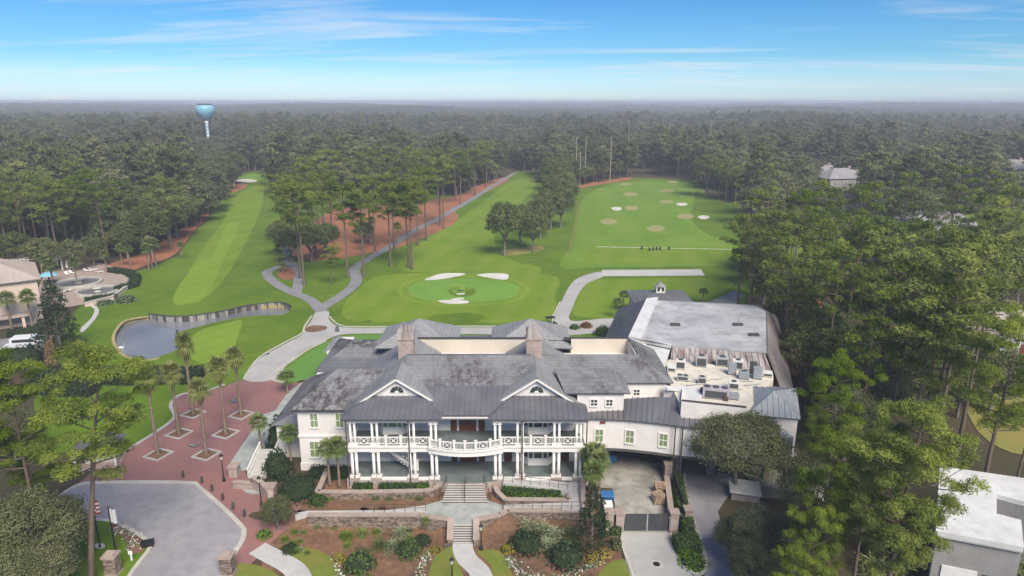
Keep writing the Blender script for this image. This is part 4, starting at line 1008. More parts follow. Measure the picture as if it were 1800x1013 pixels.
# centre
x0, x1 = RX + .2, 2*CB.x - RX - .2
pm = [[(X(768) - .4, YF + .55, ZE - .05), (X(872) + .4, YF + .55, ZE - .05), (X(872) + 2.0, 75, 10.5), (X(768) - 2.0, 75, 10.5)]]
roof('porch_roof', pm, 'metal_roof', seam=[(1, 0, 0)])
MB().tube([(X(768) - .2, YF + .5, ZE - .13), (X(872) + .2, YF + .5, ZE - .13)], .08, 6).build('gutter', 'pipe_brown', club)
roof('main_roof', [[(x0, 74.95, 10.5), (x1, 74.95, 10.5), (x1, 78.6, 13.05), (x0, 78.6, 13.05)]], 'slate')
MB().box(x0 + .3, x1 - .3, 78.5, 78.75, 9.5, 13.07).build('roof_parapet', 'slate_dark', club)
MB().box(x0, x1, 78.7, 87.2, 9.6, 10.0).build('roof_well', 'membrane_white', club)
MB().box(V(729, 597, 87.2).x, V(926, 597, 87.2).x, 87.2, 87.6, 9.6, 12.0).build('well_wall', 'parapet_cream', club)
MB().box(V(729, 597, 87.2).x, V(926, 597, 87.2).x, 87.12, 87.68, 12.0, 12.1).build('well_coping', 'pipe_brown', club)
roof('main_roof', [[(x0 - 1, 87.7, 11.9), (x1 + 1, 87.7, 11.9), (x1 + 1, 99, 8.4), (x0 - 1, 99, 8.4)]], 'slate')
# left wing hip A
a0, a1, a2, a3 = (-26.0, 73.3, 8.15), (XL + 1.5, 73.3, 8.15), (XL + 1.5, 83.8, 8.15), (-26.0, 83.8, 8.15)
r0, r1 = (V(592, 648, 78.5).x, 78.5, 11.15), (-13.5, 78.5, 11.15)
roof('wing_roof', [[a0, a1, r1, r0], [a3, a0, r0], [a2, a3, r0, r1]], 'slate_stained')
MB().box(-26.0, XL - .4, 73.35, 73.5, 7.9, 8.1).build('gutter', 'pipe_brown', club)
# rear left wing B
b0 = P(553, 654, 8.1); b1 = (-12.5, b0.y, 8.1); s0 = V(622, 597, 92.2); s1 = (-11, 92.2, s0.z); mB = .42
mid0 = Vector(b0).lerp(s0, mB); mid1 = Vector(b1).lerp(Vector(s1), mB)
roof('wing_roof', [[mid0, mid1, s1, s0], [(b0.x, 98.5, 8.1), b0, s0]], 'slate_stained')
roof('wing_roof', [[b0, b1, mid1, mid0]], 'slate_dark')
# small rear hip C and side porch
c0, c1, ct = P(568, 618, 7.4), P(616, 601, 7.4), V(598, 591, 101)
roof('side_roof', [[c0, c1, ct], [c0, (c0.x, c0.y + 6, 7.4), ct]], 'slate_clean')
MB().prism([(c0.x + .4, c0.y + .4), (c1.x, c0.y + .6), (c1.x, c0.y + 7), (c0.x + .4, c0.y + 7)], 0, 7.2).build('rear_wall', 'wall_white', club)
d0, d1, d2, d3 = P(489, 727, 4.6), P(526, 748, 4.6), P(548, 664, 7.0), P(531, 674, 4.6)
roof('side_porch_roof', [[(-29.6, 76.4, 4.6), (-25.5, 76.4, 4.6), (-25.5, 78.3, 6.4)], [(-29.6, 90.6, 4.6), (-29.6, 76.4, 4.6), (-25.5, 78.3, 6.4), (-25.5, 90.6, 6.4)]], 'metal_roof', seam=[None, (0, 1, 0)])
# right side: stepped roofs D and E
YE = 73.4
ex0, ex1 = X(1030, 700, YE), X(1108, 700, YE - .3)
MB().box(ex0 - 1, ex1 - .7, YE, 80, 5, 10.2).build('stair_wall', 'wall_white', club)
for px in (1044, 1071): window(club, V(px, 708, YE), .72, .75, (0, -1), 'glass_dark')
ze = V(1060, 691, YE - .35).z; er0, er1 = V(1000, 648, 77.2), V(1030, 648, 77.2)
roof('stair_roof', [[(ex0 - 2.5, YE - .35, ze), (ex1, YE - .35, ze), er1, (ex0 - 3.5, er0.y, er0.z)], [(ex1, YE - .35, ze), (ex1, 81, ze), er1]], 'slate')
YD = 77.6; zd = V(1150, 673, YD).z; dx1 = V(1184, 673, YD).x; dt0, dt1 = V(940, 623, 81.6), V(1122, 623, 81.6)
MB().box(ex1 - 3, dx1 - .7, YD + .4, 94, 5, zd - .1).build('rear_block_wall', 'wall_white', club)
window(club, V(1119, 690, YD + .4), .7, .75, (0, -1), 'glass_dark')
dr = P(1150, 614, zd); db = V(1106, 593, 88.8); db.z = dt1.z
roof('block_roof', [[(dt0.x, YD, zd), (dx1, YD, zd), dt1, dt0], [(dx1, YD, zd), (dx1 - .1, dr.y, zd), (dt1.x - .2, dr.y - 1.5, dt1.z), dt1]], 'slate')
wx0, wx1 = V(1004, 598, 88.2).x, V(1103, 598, 88.2).x
MB().box(wx0, wx1, 88.2, 88.5, 9.4, 11.7).build('well_wall', 'parapet_cream', club); MB().box(wx1, wx1 + .3, 81.7, 88.5, 9.4, 11.75).build('well_wall', 'parapet_cream', club)
MB().box(wx0 - 2, wx1 + .3, 81.6, 88.3, 9.2, 9.6).build('roof_well', 'membrane_white', club); MB().box(wx0 - 1, wx1 + .2, 88.15, 88.55, 11.7, 11.8).build('well_coping', 'pipe_brown', club)
roof('block_roof', [[(wx0 - 3, 88.5, 11.6), (wx1 + .5, 88.5, 11.6), (wx1 + 2, 96, 8.3), (wx0 - 3, 96, 8.3)]], 'slate_clean')
# rooftop units of the main roof wells
def rbox(name, label, cat, c, size, mat, fans=0, group=None, dark=True, rz=0.0):
    """condenser: cased body on feet, with round fan grilles and a louvred side"""
    t = thing(name, label, cat, c, group, rz); sx, sy, sz = size
    MB().box(-sx/2, sx/2, -sy/2, sy/2, .12, sz).build('casing', mat, t)
    ft = MB()
    for x in (-sx*.4, sx*.4): ft.box(x - .06, x + .06, -sy/2 + .02, sy/2 - .02, 0, .12)
    ft.build('skid', 'ac_dark', t)
    for k in range(fans):
        x = -sx/2 + sx*(k + .5)/fans; MB().lathe([(min(sx/fans, sy)*.40, 0), (min(sx/fans, sy)*.40, .07), (min(sx/fans, sy)*.12, .09)], (x, 0, sz), 14).build('fan', 'ac_dark', t)
    if dark: MB().box(-sx*.42, sx*.42, -sy/2 - .012, -sy/2 + .02, .2, sz*.8).build('louvre', 'ac_dark', t)
    return t
w = V(800, 622, 83.5)
u = rbox('air_handler', 'long white packaged air handler in the roof well between chimneys', 'air handler', (V(805, 612, 83.5).x, 83.5, 10.0), (7.4, 2.0, 2.1), 'ac_white', 3, dark=False)
MB().box(-3.4, -1.3, -1.012, -.98, .35, 1.8).build('louvre', 'ac_dark', u); MB().box(-3.5, 3.5, -.9, .6, 2.1, 2.35).build('hood', 'ac_white', u)
rbox('condenser', 'small condenser beside the long air handler in the roof well', 'condenser', (V(749, 618, 83.2).x, 83.2, 10.0), (.9, .9, 1.6), 'ac_grey', 1)
rbox('condenser', 'dark condenser in the roof well nearer the right chimney', 'condenser', (V(888, 617, 84).x, 84, 10.0), (1.3, .9, 1.5), 'ac_white', 1)
rbox('condenser', 'pale box condenser against the right chimney', 'condenser', (V(914, 616, 85).x, 85, 10.0), (1.3, 1.0, 1.7), 'ac_grey', 1)
rbox('roof_vent', 'rust red vent box in the small roof well', 'vent', (V(1098, 617, 86).x, 86, 9.6), (1.3, .7, 1.0), 'wood_door', 0, dark=False)
# ---- curved wing over the service court
def pz(px, py, z): p = G(px, py, z); return (p.x, p.y)
FZ1, FZ0 = 7.6, 3.75
FL = [pz(1026, 733, FZ1), pz(1098, 736, FZ1), pz(1150, 741, FZ1), pz(1197, 747, FZ1), pz(1255, 753, FZ1), pz(1313, 758, FZ1), pz(1395, 768, FZ1)]
mb = MB()
for a, b in zip(FL[:-1], FL[1:]): mb.obox(a, b, .4, FZ0, FZ1 - .1, .2)
wingw = mb.build('wing_wall', 'wall_white', club)
deep = [(x + .8, y + 9) for x, y in FL]
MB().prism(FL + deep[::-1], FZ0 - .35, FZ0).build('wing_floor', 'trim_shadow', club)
MB().prism([(x, y + .42) for x, y in FL] + deep[::-1], FZ0, FZ1 - .3).build('wing_core', 'wall_white', club)
for px, py in ((1053, 766), (1107, 768), (1166, 774), (1224, 782)):
    k = max(i for i in range(len(FL)) if FL[i][0] <= V(px, py, 71).x); a, b = Vector(FL[k]), Vector(FL[k + 1]); d = (b - a).normalized()
    t_ = ray(px, py); n2 = Vector((d.y, -d.x)); tt = (a.dot(n2))/(t_.x*n2.x + t_.y*n2.y); c = Vector((t_.x*tt, t_.y*tt, HC + t_.z*tt))
    window(club, c, .85, 1.55, n2, panes=(2, 2))
eav = [(x*1.0, y - .35) for x, y in FL[:6]]
polys = []; sd_ = []
tops = [V(1040, 706, 75.6), V(1098, 701, 75.4), V(1150, 698, 75.2), V(1196, 699, 74.9)]
for i in range(3):
    e0_, e1_ = eav[i], eav[i + 1]; polys.append([(*e0_, FZ1), (*e1_, FZ1), tops[i + 1], tops[i]]); sd_.append((e1_[0] - e0_[0], e1_[1] - e0_[1], 0))
t2 = [V(1198, 730, 72.3), V(1255, 736, 71.2), V(1313, 743, 70.2)]
for i in range(2):
    e0_, e1_ = eav[3 + i], eav[4 + i]; polys.append([(*e0_, FZ1), (*e1_, FZ1), t2[i + 1], t2[i]]); sd_.append((e1_[0] - e0_[0], e1_[1] - e0_[1], 0))
roof('wing_roof', polys, 'metal_roof', th=.16, seam=sd_)
for px in (1187, 1200): x, y = pz(px, 748, FZ1); MB().tube([(x, y - .2, FZ1), (x, y - .2, .2)], .08, 8).build('downpipe', 'pipe_brown', club)
x, y = pz(1059, 747, 6.6); MB().box(x - .3, x + .3, y - .3, y, 6.9, 7.15).build('vent_grille', 'wood_door', club)
# court below: piers and back wall
for px, py in ((1191, 825), (1247, 832), (1345, 840)):
    p = G(px, py, 0); MB().box(p.x - .38, p.x + .38, p.y - .38, p.y + .38, -.6, FZ0 - .35).build('pier', 'old_brick', club)
MB().box(8.5, 36, 81.5, 82, -.5, FZ0).build('court_wall', 'wall_white', club); MB().box(8.45, 8.9, 70.5, 81.5, -.5, FZ0 + .3).build('court_wall', 'wall_white', club)
sheet('road', [Vector((8.9, 70)), Vector((36, 67)), Vector((36, 81.5)), Vector((8.9, 81.5))], 'yard_concrete', .02)
# kitchen roof with parapet
KP = [pz(1198, 705, 9.9), pz(1312, 717, 9.9), (33.1, 80.3), (33.9, 82.9), (21.3, 86.9), (19.6, 84), pz(1182, 676, 9.6)]
MB().prism(KP, 5, 9.15).build('kitchen_block', 'membrane_cream', club)
MB().obox(KP[0], KP[1], .3, 7.3, 9.95, .0).build('parapet', 'wall_white', club); MB().obox(KP[0], KP[1], .36, 9.95, 10.03).build('parapet_coping', 'pipe_brown', club)
q0, q1 = pz(1168, 678, 9.6), pz(1200, 684, 9.6)
MB().obox(q0, q1, .3, 7.5, 9.6).build('parapet', 'wall_white', club); MB().obox(q1, KP[0], .3, 7.5, 9.7, .1).build('parapet', 'wall_white', club)
MB().prism([pz(1172, 678, 9.5), pz(1236, 681, 9.5), pz(1233, 707, 9.5), pz(1200, 702, 9.5), pz(1198, 686, 9.5), pz(1172, 684, 9.5)], 9.3, 9.5).build('white_membrane', 'membrane_white', club)
# tower hip
tb = [P(1312, 676, 8.6), P(1400, 683, 8.6), P(1407, 737, 8.6), P(1313, 729, 8.6)]; ta = P(1360, 688, 10.7); c4 = sum(tb, Vector())/4
roof('tower_roof', [[tb[i], tb[(i + 1) % 4], ta] for i in range(4)], 'metal_blue', seam=[(tb[(i + 1) % 4] - tb[i]) for i in range(4)])
MB().prism([(p.x + (c4.x - p.x)*.08, p.y + (c4.y - p.y)*.08) for p in tb], FZ0, 8.4).build('tower_wall', 'wall_white', club)
# ---- ballroom hall
hall = thing('flat_roofed_hall', 'big function hall with pale flat roof and sloping slate skirts', 'hall', (30, 98, 0))
TL, TR1, TR2, BR, BM_, BL = (23.2, 113, 10), (40.8, 109.6, 10), (41.3, 106.1, 10), (34.7, 87.5, 10), (22.4, 90.5, 10), (16.8, 93.2, 10)
EL0, EL1, ER0, ER1 = (11.6, 94, 5), (20.2, 124, 5), (48.6, 119.3, 5), (38.4, 86, 5)
MB().prism([(p[0], p[1]) for p in (TL, TR1, TR2, BR, BM_, BL)], 4, 9.98).build('roof_deck', 'membrane_grey', hall)
MB().prism([(13, 95), (21, 122), (47, 118), (37.6, 88), (23, 91)], -.2, 5.0).build('wall', 'wall_white', hall)
def hroof(name, polys, mat, seam=None, th=.22):
    mb = MB()
    for pl in polys: mb.slab(pl, th)
    o = mb.build(name, mat, hall)
    if seam:
        for pl, ed in zip(polys, seam): seams(o, pl, ed, mat, .8)
hroof('slate_skirt', [[EL0, EL1, (TL[0], TL[1], 10.2), (BL[0], BL[1], 10.2)]], 'slate_dark')
hroof('slate_skirt', [[EL1, ER0, (TR1[0], TR1[1], 10.1), (TL[0], TL[1], 10.1)]], 'slate_dark')
hroof('slate_skirt', [[ER0, ER1, (34.9, 81.5, 7.2), (34.9, 87.5, 10.1), (41.5, 106.1, 10.1), (41.0, 109.6, 10.1)]], 'slate_brown')
w0, w1 = pz(1157, 524, 10.1), pz(1127, 597, 10.1)
MB().prism([(TL[0], TL[1]), w0, w1, (BL[0], BL[1])], 9.9, 10.28).build('white_membrane', 'membrane_white', hall)
MB().prism([w1, pz(1179, 608, 10.1), (BM_[0], BM_[1] - .3), (BL[0], BL[1] - .4)], 9.7, 10.2).build('white_membrane', 'membrane_white', hall)
MB().prism([pz(1126, 599, 9.7), pz(1179, 609, 9.7), pz(1168, 650, 9.3), pz(1150, 616, 9.5)], [9.3]*4, [9.6, 9.6, 9.4, 9.4]).build('white_membrane', 'membrane_white', hall)
MB().obox(pz(1182, 608, 10.1), (BR[0], BR[1]), .35, 9.9, 10.25).build('parapet', 'membrane_grey', hall)
mn = [P(1182, 610, 9.95), P(1345, 622, 9.95), P(1357, 655, 8.9), P(1178, 634, 8.9)]
o = MB().slab(mn, .2).build('mansard', 'stained_metal', hall); seams(o, mn, mn[1] - mn[0], 'stained_metal', .75)
for k in range(9):
    f = .505; a_ = mn[0].lerp(mn[1], .49).lerp(mn[3].lerp(mn[2], .49), k/9); b_ = mn[0].lerp(mn[1], .525).lerp(mn[3].lerp(mn[2], .525), k/9); MB().tube([a_ + Vector((0, -.15, .15)), b_ + Vector((0, -.15, .15))], .04, 4).build('ladder_rung', 'ac_grey', o)
for px, py in ((1187, 572), (1297, 572), (1325, 590)):
    p = P(px, py, 10.0); MB().box(p.x - .7, p.x + .7, p.y - .35, p.y + .35, 10.0, 10.3).build('roof_curb', 'ac_dark', hall); MB().tube([(p.x, p.y, 10.2), (p.x + .1, p.y, 11.3)], .06, 6).build('vent_pipe', 'ac_grey', hall)
# cupola pavilion behind the hall
cq = P(1165, 522, 5); cup = thing('cupola_pavilion', 'dark pyramid roof with small white cupola behind the hall', 'pavilion', (cq.x, cq.y + 3, 0))
cx, cy2 = cq.x, cq.y + 3; b = [(cx - 6, cy2 - 5, 4.2), (cx + 6, cy2 - 5, 4.2), (cx + 6, cy2 + 5, 4.2), (cx - 6, cy2 + 5, 4.2)]
za_ = V(1165, 511, cy2).z; mb = MB()
for i in range(4): mb.slab([b[i], b[(i + 1) % 4], (cx, cy2, za_)], .2)
mb.build('roof', 'slate_dark', cup); MB().box(cx - 5.4, cx + 5.4, cy2 - 4.4, cy2 + 4.4, -.1, 4.2).build('wall', 'wall_white', cup)
la = MB().box(cx - .9, cx + .9, cy2 - .9, cy2 + .9, za_ - .6, za_ + 1.0).build('cupola', 'trim_white', cup)
for s in (-1, 1): MB().box(cx + s*.45 - .25, cx + s*.45 + .25, cy2 - .95, cy2 - .88, za_ + .1, za_ + .85).build('louvre', 'glass_dark', la)
MB().lathe([(1.3, 0), (.8, .35), (.1, .8), (.05, 1.2)], (cx, cy2, za_ + 1.0), 8).build('cupola_roof', 'slate_clean', la)
# kitchen roof plant
plant = [(1197, 650, 1.5, 1.0, 1.9, 'ac_white', 1, 'white condenser beside the metal frame at the roof edge'), (1234, 646, 1.7, 1.2, 2.3, 'ac_grey', 1, 'tall grey exhaust unit against the stained mansard'), (1271, 645, 1.9, 1.3, 1.9, 'ac_grey', 1, 'broad fan unit right of the roof ladder'),
         (1288, 660, 1.2, 1.0, 2.2, 'metal_blue', 0, 'blue grey upright duct box on the kitchen roof'), (1298, 651, 1.6, 1.0, 2.0, 'ac_white', 1, 'white topped condenser behind the blue duct box'), (1309, 668, 1.5, 1.0, 1.6, 'metal_blue', 1, 'low blue grey condenser beside the hip roof tower'),
         (1325, 658, 1.0, 1.0, 2.2, 'ac_dark', 1, 'black condenser near the brown slope'), (1333, 668, 1.3, 1.1, 2.3, 'metal_blue', 0, 'tall louvred blue grey cabinet by the tower roof'), (1201, 671, 1.7, .9, 1.1, 'ac_grey', 2, 'squat mushroom fan unit near the slate hip'),
         (1235, 676, 1.2, .9, 1.4, 'ac_grey', 1, 'small square fan unit next to white membrane'), (1236, 695, .7, .7, 1.2, 'ac_dark', 0, 'thin dark pipe box at the membrane corner'), (1260, 703, 3.6, 1.7, 2.0, 'ac_mauve', 3, 'large mauve rooftop unit with three fans'), (1290, 704, 1.6, 1.1, 1.1, 'metal_blue', 0, 'low blue grey box beside the mauve unit'),
         (1291, 686, 1.5, 1.0, 1.5, 'ac_white', 1, 'slanted hood fan above the mauve unit'), (1183, 655, 1.3, 2.0, 1.0, 'ac_white', 0, 'pale metal frame box at the mansard end'), (1350, 664, 1.5, .8, .9, 'ac_white', 0, 'low white box under the brown slope'), (1277, 706, .6, .6, .8, 'wood_door', 0, 'little brown pipe stub by the mauve unit')]
for px, py, sx, sy, sz, mt, fn, lb in plant:
    p = P(px, py, 9.15); rbox('rooftop_unit', lb, 'rooftop unit', (p.x, p.y + sy*.4, 9.15), (sx*.82, sy*.8, sz*.66), mt, fn, 'units on the kitchen roof', mt not in ('ac_dark', 'metal_blue'), R(-14))
mb = MB()
for i in range(9):
    a_ = P(1190 + i*17, 668 + (i % 3)*9, 9.3); mb.tube([a_, a_ + Vector((2.2, -.5 + (i % 2), 0))], .07, 5)
mb.build('conduit', 'ac_grey', club)
# ================================================================== terraces, steps and garden walls
def garden_wall(name, pts, z0, z1, w, label, cat='wall', mat='stone_wall', cap='stone_cap', caph=.14, closed=False):
    p0 = pts[0]; t = thing(name, label, cat, (p0[0], p0[1], z0 if not isinstance(z0, tuple) else z0[0]))
    mb = MB(); mc = MB(); z1 = z1 if isinstance(z1, (list, tuple)) else [z1]*len(pts)
    for i in range(len(pts) - 1):
        mb.obox(pts[i], pts[i + 1], w, z0, (z1[i], z1[i + 1])); mc.obox(pts[i], pts[i + 1], w + .16, (z1[i], z1[i + 1]), (z1[i] + caph, z1[i + 1] + caph))
    mb.build('masonry', mat, t); mc.build('coping', cap, t); return t
TZ = 0.05
tp = [pz(750, 887, TZ), pz(775, 880, TZ), pz(860, 880, TZ), pz(882, 888, TZ), pz(884, 900, TZ), pz(838, 912, TZ), pz(834, 920, TZ), pz(796, 920, TZ), pz(792, 912, TZ), pz(746, 902, TZ)]
o = MB().prism(tp, -1.3, TZ).build('terrace', 'slate_paving'); o['kind'] = 'structure'
def steps(name, label, top, bot, zt, zb, n, wt, wb, mat='concrete_pale'):
    t = thing(name, label, 'steps', (top[0], top[1], zb)); top = Vector(top); bot = Vector(bot)
    for i in range(n):
        a, b = top.lerp(bot, i/n), top.lerp(bot, (i + 1)/n); w0 = wt + (wb - wt)*i/n; w1 = wt + (wb - wt)*(i + 1)/n; z = zt - (zt - zb)*(i + 1)/(n + 1)
        MB().hexa([(b.x - w1/2, b.y, zb - .3), (b.x + w1/2, b.y, zb - .3), (a.x + w0/2, a.y, zb - .3), (a.x - w0/2, a.y, zb - .3), (b.x - w1/2, b.y, z), (b.x + w1/2, b.y, z), (a.x + w0/2, a.y, z), (a.x - w0/2, a.y, z)]).build('step', mat, t)
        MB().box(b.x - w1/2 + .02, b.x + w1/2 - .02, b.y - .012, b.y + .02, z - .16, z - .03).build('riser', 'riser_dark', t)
    return t
a, b = pz(818, 849, ZP), pz(817, 884, TZ)
us = steps('upper_steps', 'wide flared pale steps from porch down to the slate terrace', a, b, ZP, TZ, 8, V(848, 850, a[1]).x - V(788, 850, a[1]).x, V(858, 884, b[1]).x - V(776, 884, b[1]).x)
a2, b2 = pz(814.5, 920, TZ), pz(814.5, 957, -1.2)
ls = steps('lower_steps', 'narrow stone flight from the terrace down to the garden path', a2, b2, TZ, -1.2, 8, 2.1, 2.15)
for s in (-1, 1):
    garden_wall('step_wall', [(a2[0] + s*1.35, a2[1] + .3), (b2[0] + s*1.35, b2[1] - .3)], -1.5, [.35, -.5], .5, 'sloping stone cheek wall on the %s side of the narrow flight' % ('left' if s < 0 else 'right'))
def handrail(name, pts, label, posts=True, h=.95, group=None):
    t = thing(name, label, 'handrail', pts[0], group); pts = [Vector(p) for p in pts]; up = Vector((0, 0, h))
    MB().tube([p + up for p in pts], .03, 6).build('rail', 'iron_black', t); MB().tube([p + up*.5 for p in pts], .018, 5).build('rail', 'iron_black', t)
    for p in pts: MB().tube([p, p + up], .025, 6).build('baluster', 'iron_black', t)
    return t
def lerp_pts(a, b, n): a, b = Vector(a), Vector(b); return [a.lerp(b, i/n) for i in range(n + 1)]
handrail('handrail', lerp_pts((a[0], a[1] - .1, ZP), (b[0], b[1] - .1, TZ + .1), 3), 'thin iron handrail down the middle of the flared steps')
handrail('handrail', lerp_pts((a[0] - 2.1, a[1], ZP), (b[0] - 2.85, b[1], TZ + .1), 3), 'thin iron handrail on the left of the flared steps'); handrail('handrail', lerp_pts((a[0] + 2.1, a[1], ZP), (b[0] + 2.85, b[1], TZ + .1), 3), 'thin iron handrail on the right of the flared steps')
garden_wall('retaining_wall', [pz(576, 824, .9), pz(558, 864, .9), pz(650, 864, .9), pz(745, 862, .9), pz(762, 859, .9), pz(772, 852, .9)], -.1, .8, .45, 'stone wall of the upper bed left of the steps')
garden_wall('retaining_wall', [pz(541, 906, .25), pz(739, 906, .25), pz(750, 909, .25), pz(792, 914, .25)], -1.4, .25, .5, 'long low stone wall below the left ramp')
garden_wall('retaining_wall', [pz(838, 914, .25), pz(880, 906, .25), pz(892, 898, .25), pz(1024, 899, .25)], -1.4, .25, .5, 'long low stone wall below the right ramp')
garden_wall('retaining_wall', [pz(868, 848, .9), pz(874, 862, .9), pz(888, 877, .6), pz(1000, 878, .6), pz(1000, 862, .6)], -.1, [.8, .7, .5, .5, .5], .4, 'curved stone kerb wall round the hedge bed')
garden_wall('retaining_wall', [pz(1024, 846, 1.2), pz(1026, 897, .6)], -1.2, [1.3, .5], .4, 'stone side wall between ramp and palm trees')
def ramp(px, z0s, mat='concrete_pale', name='ramp'):
    pts = [G(x, y, z) for x, y, z in px]; mb = MB(); n = len(pts); mb.add([(p.x, p.y, p.z) for p in pts] + [(p.x, p.y, -1.4) for p in pts], [list(range(n))] + [[i, i + n, (i + 1) % n + n, (i + 1) % n] for i in range(n)])
    o = mb.build(name, mat); o['kind'] = 'structure'; return o
ramp([(519, 909, .02), (541, 906, .02), (748, 900, TZ), (749, 888, TZ), (680, 897, .03), (541, 898, .02), (519, 902, .02)], 0)
ramp([(884, 896, .06), (1023, 897, .5), (1023, 882, .5), (884, 888, .06)], 0); ramp([(1000, 884, .5), (1023, 884, .5), (1021, 848, .95), (999, 848, .95)], 0); ramp([(884, 848, 1.25), (1000, 862, .95), (1000, 848, .95), (884, 839, 1.27)], 0)
handrail('handrail', lerp_pts(G(885, 896, .1), G(1022, 896, .5), 8), 'long iron handrail along the lower right ramp'); handrail('handrail', lerp_pts(G(885, 847, 1.25), G(998, 860, .97), 7), 'iron handrail along the upper right ramp'); handrail('handrail', lerp_pts(G(640, 902, .04), G(748, 899, TZ), 6), 'iron handrail along the left ramp')
# ================================================================== hedges and shrubs
def leaf_shell(P_, N_, size, tint, name, mat, asp=.6): 
    n = len(P_); nn = N_ + unit(n)*.75 + np.array([0, 0, .15]); nn /= np.linalg.norm(nn, axis=1, keepdims=True)
    return cards(P_ + N_*RNG.normal(size=(n, 1))*size*.35, nn, size*(.7 + .6*RNG.random(n)), size*asp, tint + .2*RNG.normal(size=n), name, mat)
def hedge(pts, w, h, label, group=None, mat='leaf_hedge', z=None, size=.24, dens_=42, name='hedge'):
    """clipped hedge: woody core and a skin of leaves"""
    pts = [Vector(p[:2]) for p in pts]; b0 = pts[0]; z0 = H(b0.x, b0.y) if z is None else z
    t = thing(name, label, 'hedge', (b0.x, b0.y, z0), group); mb = MB(); PP = []; NN = []
    for a, b in zip(pts[:-1], pts[1:]):
        L = (b - a).length; d = (b - a)/L; n = Vector((-d.y, d.x)); mb.obox(a - b0, b - b0, w*.8, 0, h*.9)
        for face, area in (('t', L*w), ('l', L*h), ('r', L*h), ('e', w*h), ('s', w*h)):
            k = max(6, int(area*dens_)); u = RNG.random(k); v = RNG.random(k)
            if face == 't': q = np.stack([u*L, (v - .5)*w, np.full(k, h)], 1); nr = (0, 0, 1)
            elif face in 'lr': s = 1 if face == 'l' else -1; q = np.stack([u*L, np.full(k, s*w/2), v*h], 1); nr = (0, s, .2)
            else: s = 1 if face == 'e' else 0; q = np.stack([np.full(k, s*L), (u - .5)*w, v*h], 1); nr = (2*s - 1, 0, .2)
            wx = a.x - b0.x + q[:, 0]*d.x + q[:, 1]*n.x; wy = a.y - b0.y + q[:, 0]*d.y + q[:, 1]*n.y; PP.append(np.stack([wx, wy, q[:, 2]], 1))
            NN.append(np.tile([nr[0]*d.x + nr[1]*n.x, nr[0]*d.y + nr[1]*n.y, nr[2]], (k, 1)))
    me = leaf_shell(np.concatenate(PP), np.concatenate(NN), size, .5, 'foliage', mat); o = bpy.data.objects.new('foliage', me); COL.objects.link(o); o.parent = t
    ORG[t.name] = Vector(); c = mb.build('core', 'leaf_dark_solid', t); return t
mat_plain('leaf_dark_solid', (.02, .035, .012), .9)
SHRUB = {}
def shrub(p, r, h, label, group=None, mat='leaf_hedge', size=.2, name='shrub'):
    key = (mat, round(size, 2))
    if key not in SHRUB:
        k = 900 if size < .15 else 420
        u = unit(k); u[:, 2] = np.abs(u[:, 2])*1.1 - .1; lump = 1 + .10*np.sin(u[:, :1]*5 + 1) * np.cos(u[:, 1:2]*6) + .07*np.sin(u[:, 2:3]*9)
        SHRUB[key] = leaf_shell(u*lump*np.array([1, 1, 1]), u, size, .5, 'foliage', mat)
        core = MB().lathe([(.6, .0), (.85, .3), (.7, .7), (.25, .9)], (0, 0, 0), 10); me = bpy.data.meshes.new('core'); me.from_pydata(core.v, [], core.f); me.update(); me.materials.append(MATS['leaf_dark_solid']); SHRUB['core'] = me
    t = thing(name, label, 'shrub', p, group, (p[0]*3.1) % 6.28); t.scale = (r, r, h)
    for nm, me in (('foliage', SHRUB[key]), ('core', SHRUB['core'])): o = bpy.data.objects.new(nm, me); COL.objects.link(o); o.parent = t
    return t
SPIKE = {m_: make_palm(.25, 1.0, 22, 91, m_, None, 5, .08, .5) for m_ in ('leaf_palm', 'leaf_sage', 'leaf_bright')}
def spiky(p, s, label, group, mat='leaf_palm', name='saw_palmetto'):
    t = thing(name, label, 'plant', p, group, (p[0]*2.3) % 6.28); t.scale = (s, s, s)
    for nm, me in zip(('stem', 'fronds'), SPIKE[mat][:2]): o = bpy.data.objects.new(nm, me); COL.objects.link(o); o.parent = t
def palm(px, py, h, label, group=None, k=0, s=None, z=None, name='palmetto_palm', protos=None, base=6.0):
    p = GH(px, py) if z is None else G(px, py, z); pr = (protos or PLM)[k % 2]; sc_ = h/base
    t = put_tree(name, pr, p, s or sc_, k*1.9, label, 'palm', group, ('trunk', 'fronds', 'skirt'), sz=sc_); return t
# clipped hedges by the porch
zb_ = .75
hedge([pz(622, 849, zb_), pz(655, 850, zb_)], 1.0, .9, 'clipped green hedge at the left porch corner', z=0, mat='leaf_hedge'); hedge([pz(668, 850, zb_), pz(755, 850, zb_)], 1.1, .9, 'clipped green hedge under the left porch columns', z=0)
hedge([pz(884, 860, .6), pz(985, 866, .6)], 1.3, .9, 'clipped hedge inside the curved bed under the right ramp', z=0); hedge([pz(905, 872, .5), pz(990, 874, .5)], .8, .5, 'low front row of the curved bed hedge', z=0, mat='leaf_bright')
hedge([pz(545, 826, .8), pz(612, 826, .8)], 1.6, 1.1, 'dark hedge beneath the white left wing windows', z=-.1, mat='leaf_dark')
hedge([pz(1192, 846, .5), pz(1200, 890, .5), pz(1212, 935, .2)], 1.2, .9, 'narrow hedge along the fence of the service yard'); hedge([pz(1187, 945, .2), pz(1230, 943, .2)], 2.2, 1.3, 'boxy clipped hedge at the gate corner of the drive')
hedge([pz(1072, 928, -.3), pz(1090, 927, -.3)], 1.4, 1.0, 'small clipped hedge left of the service gate'); hedge([pz(1076, 955, -.6), pz(1090, 954, -.6)], 1.2, 1.0, 'brownish clipped hedge below the gate pillar', mat='leaf_oak')
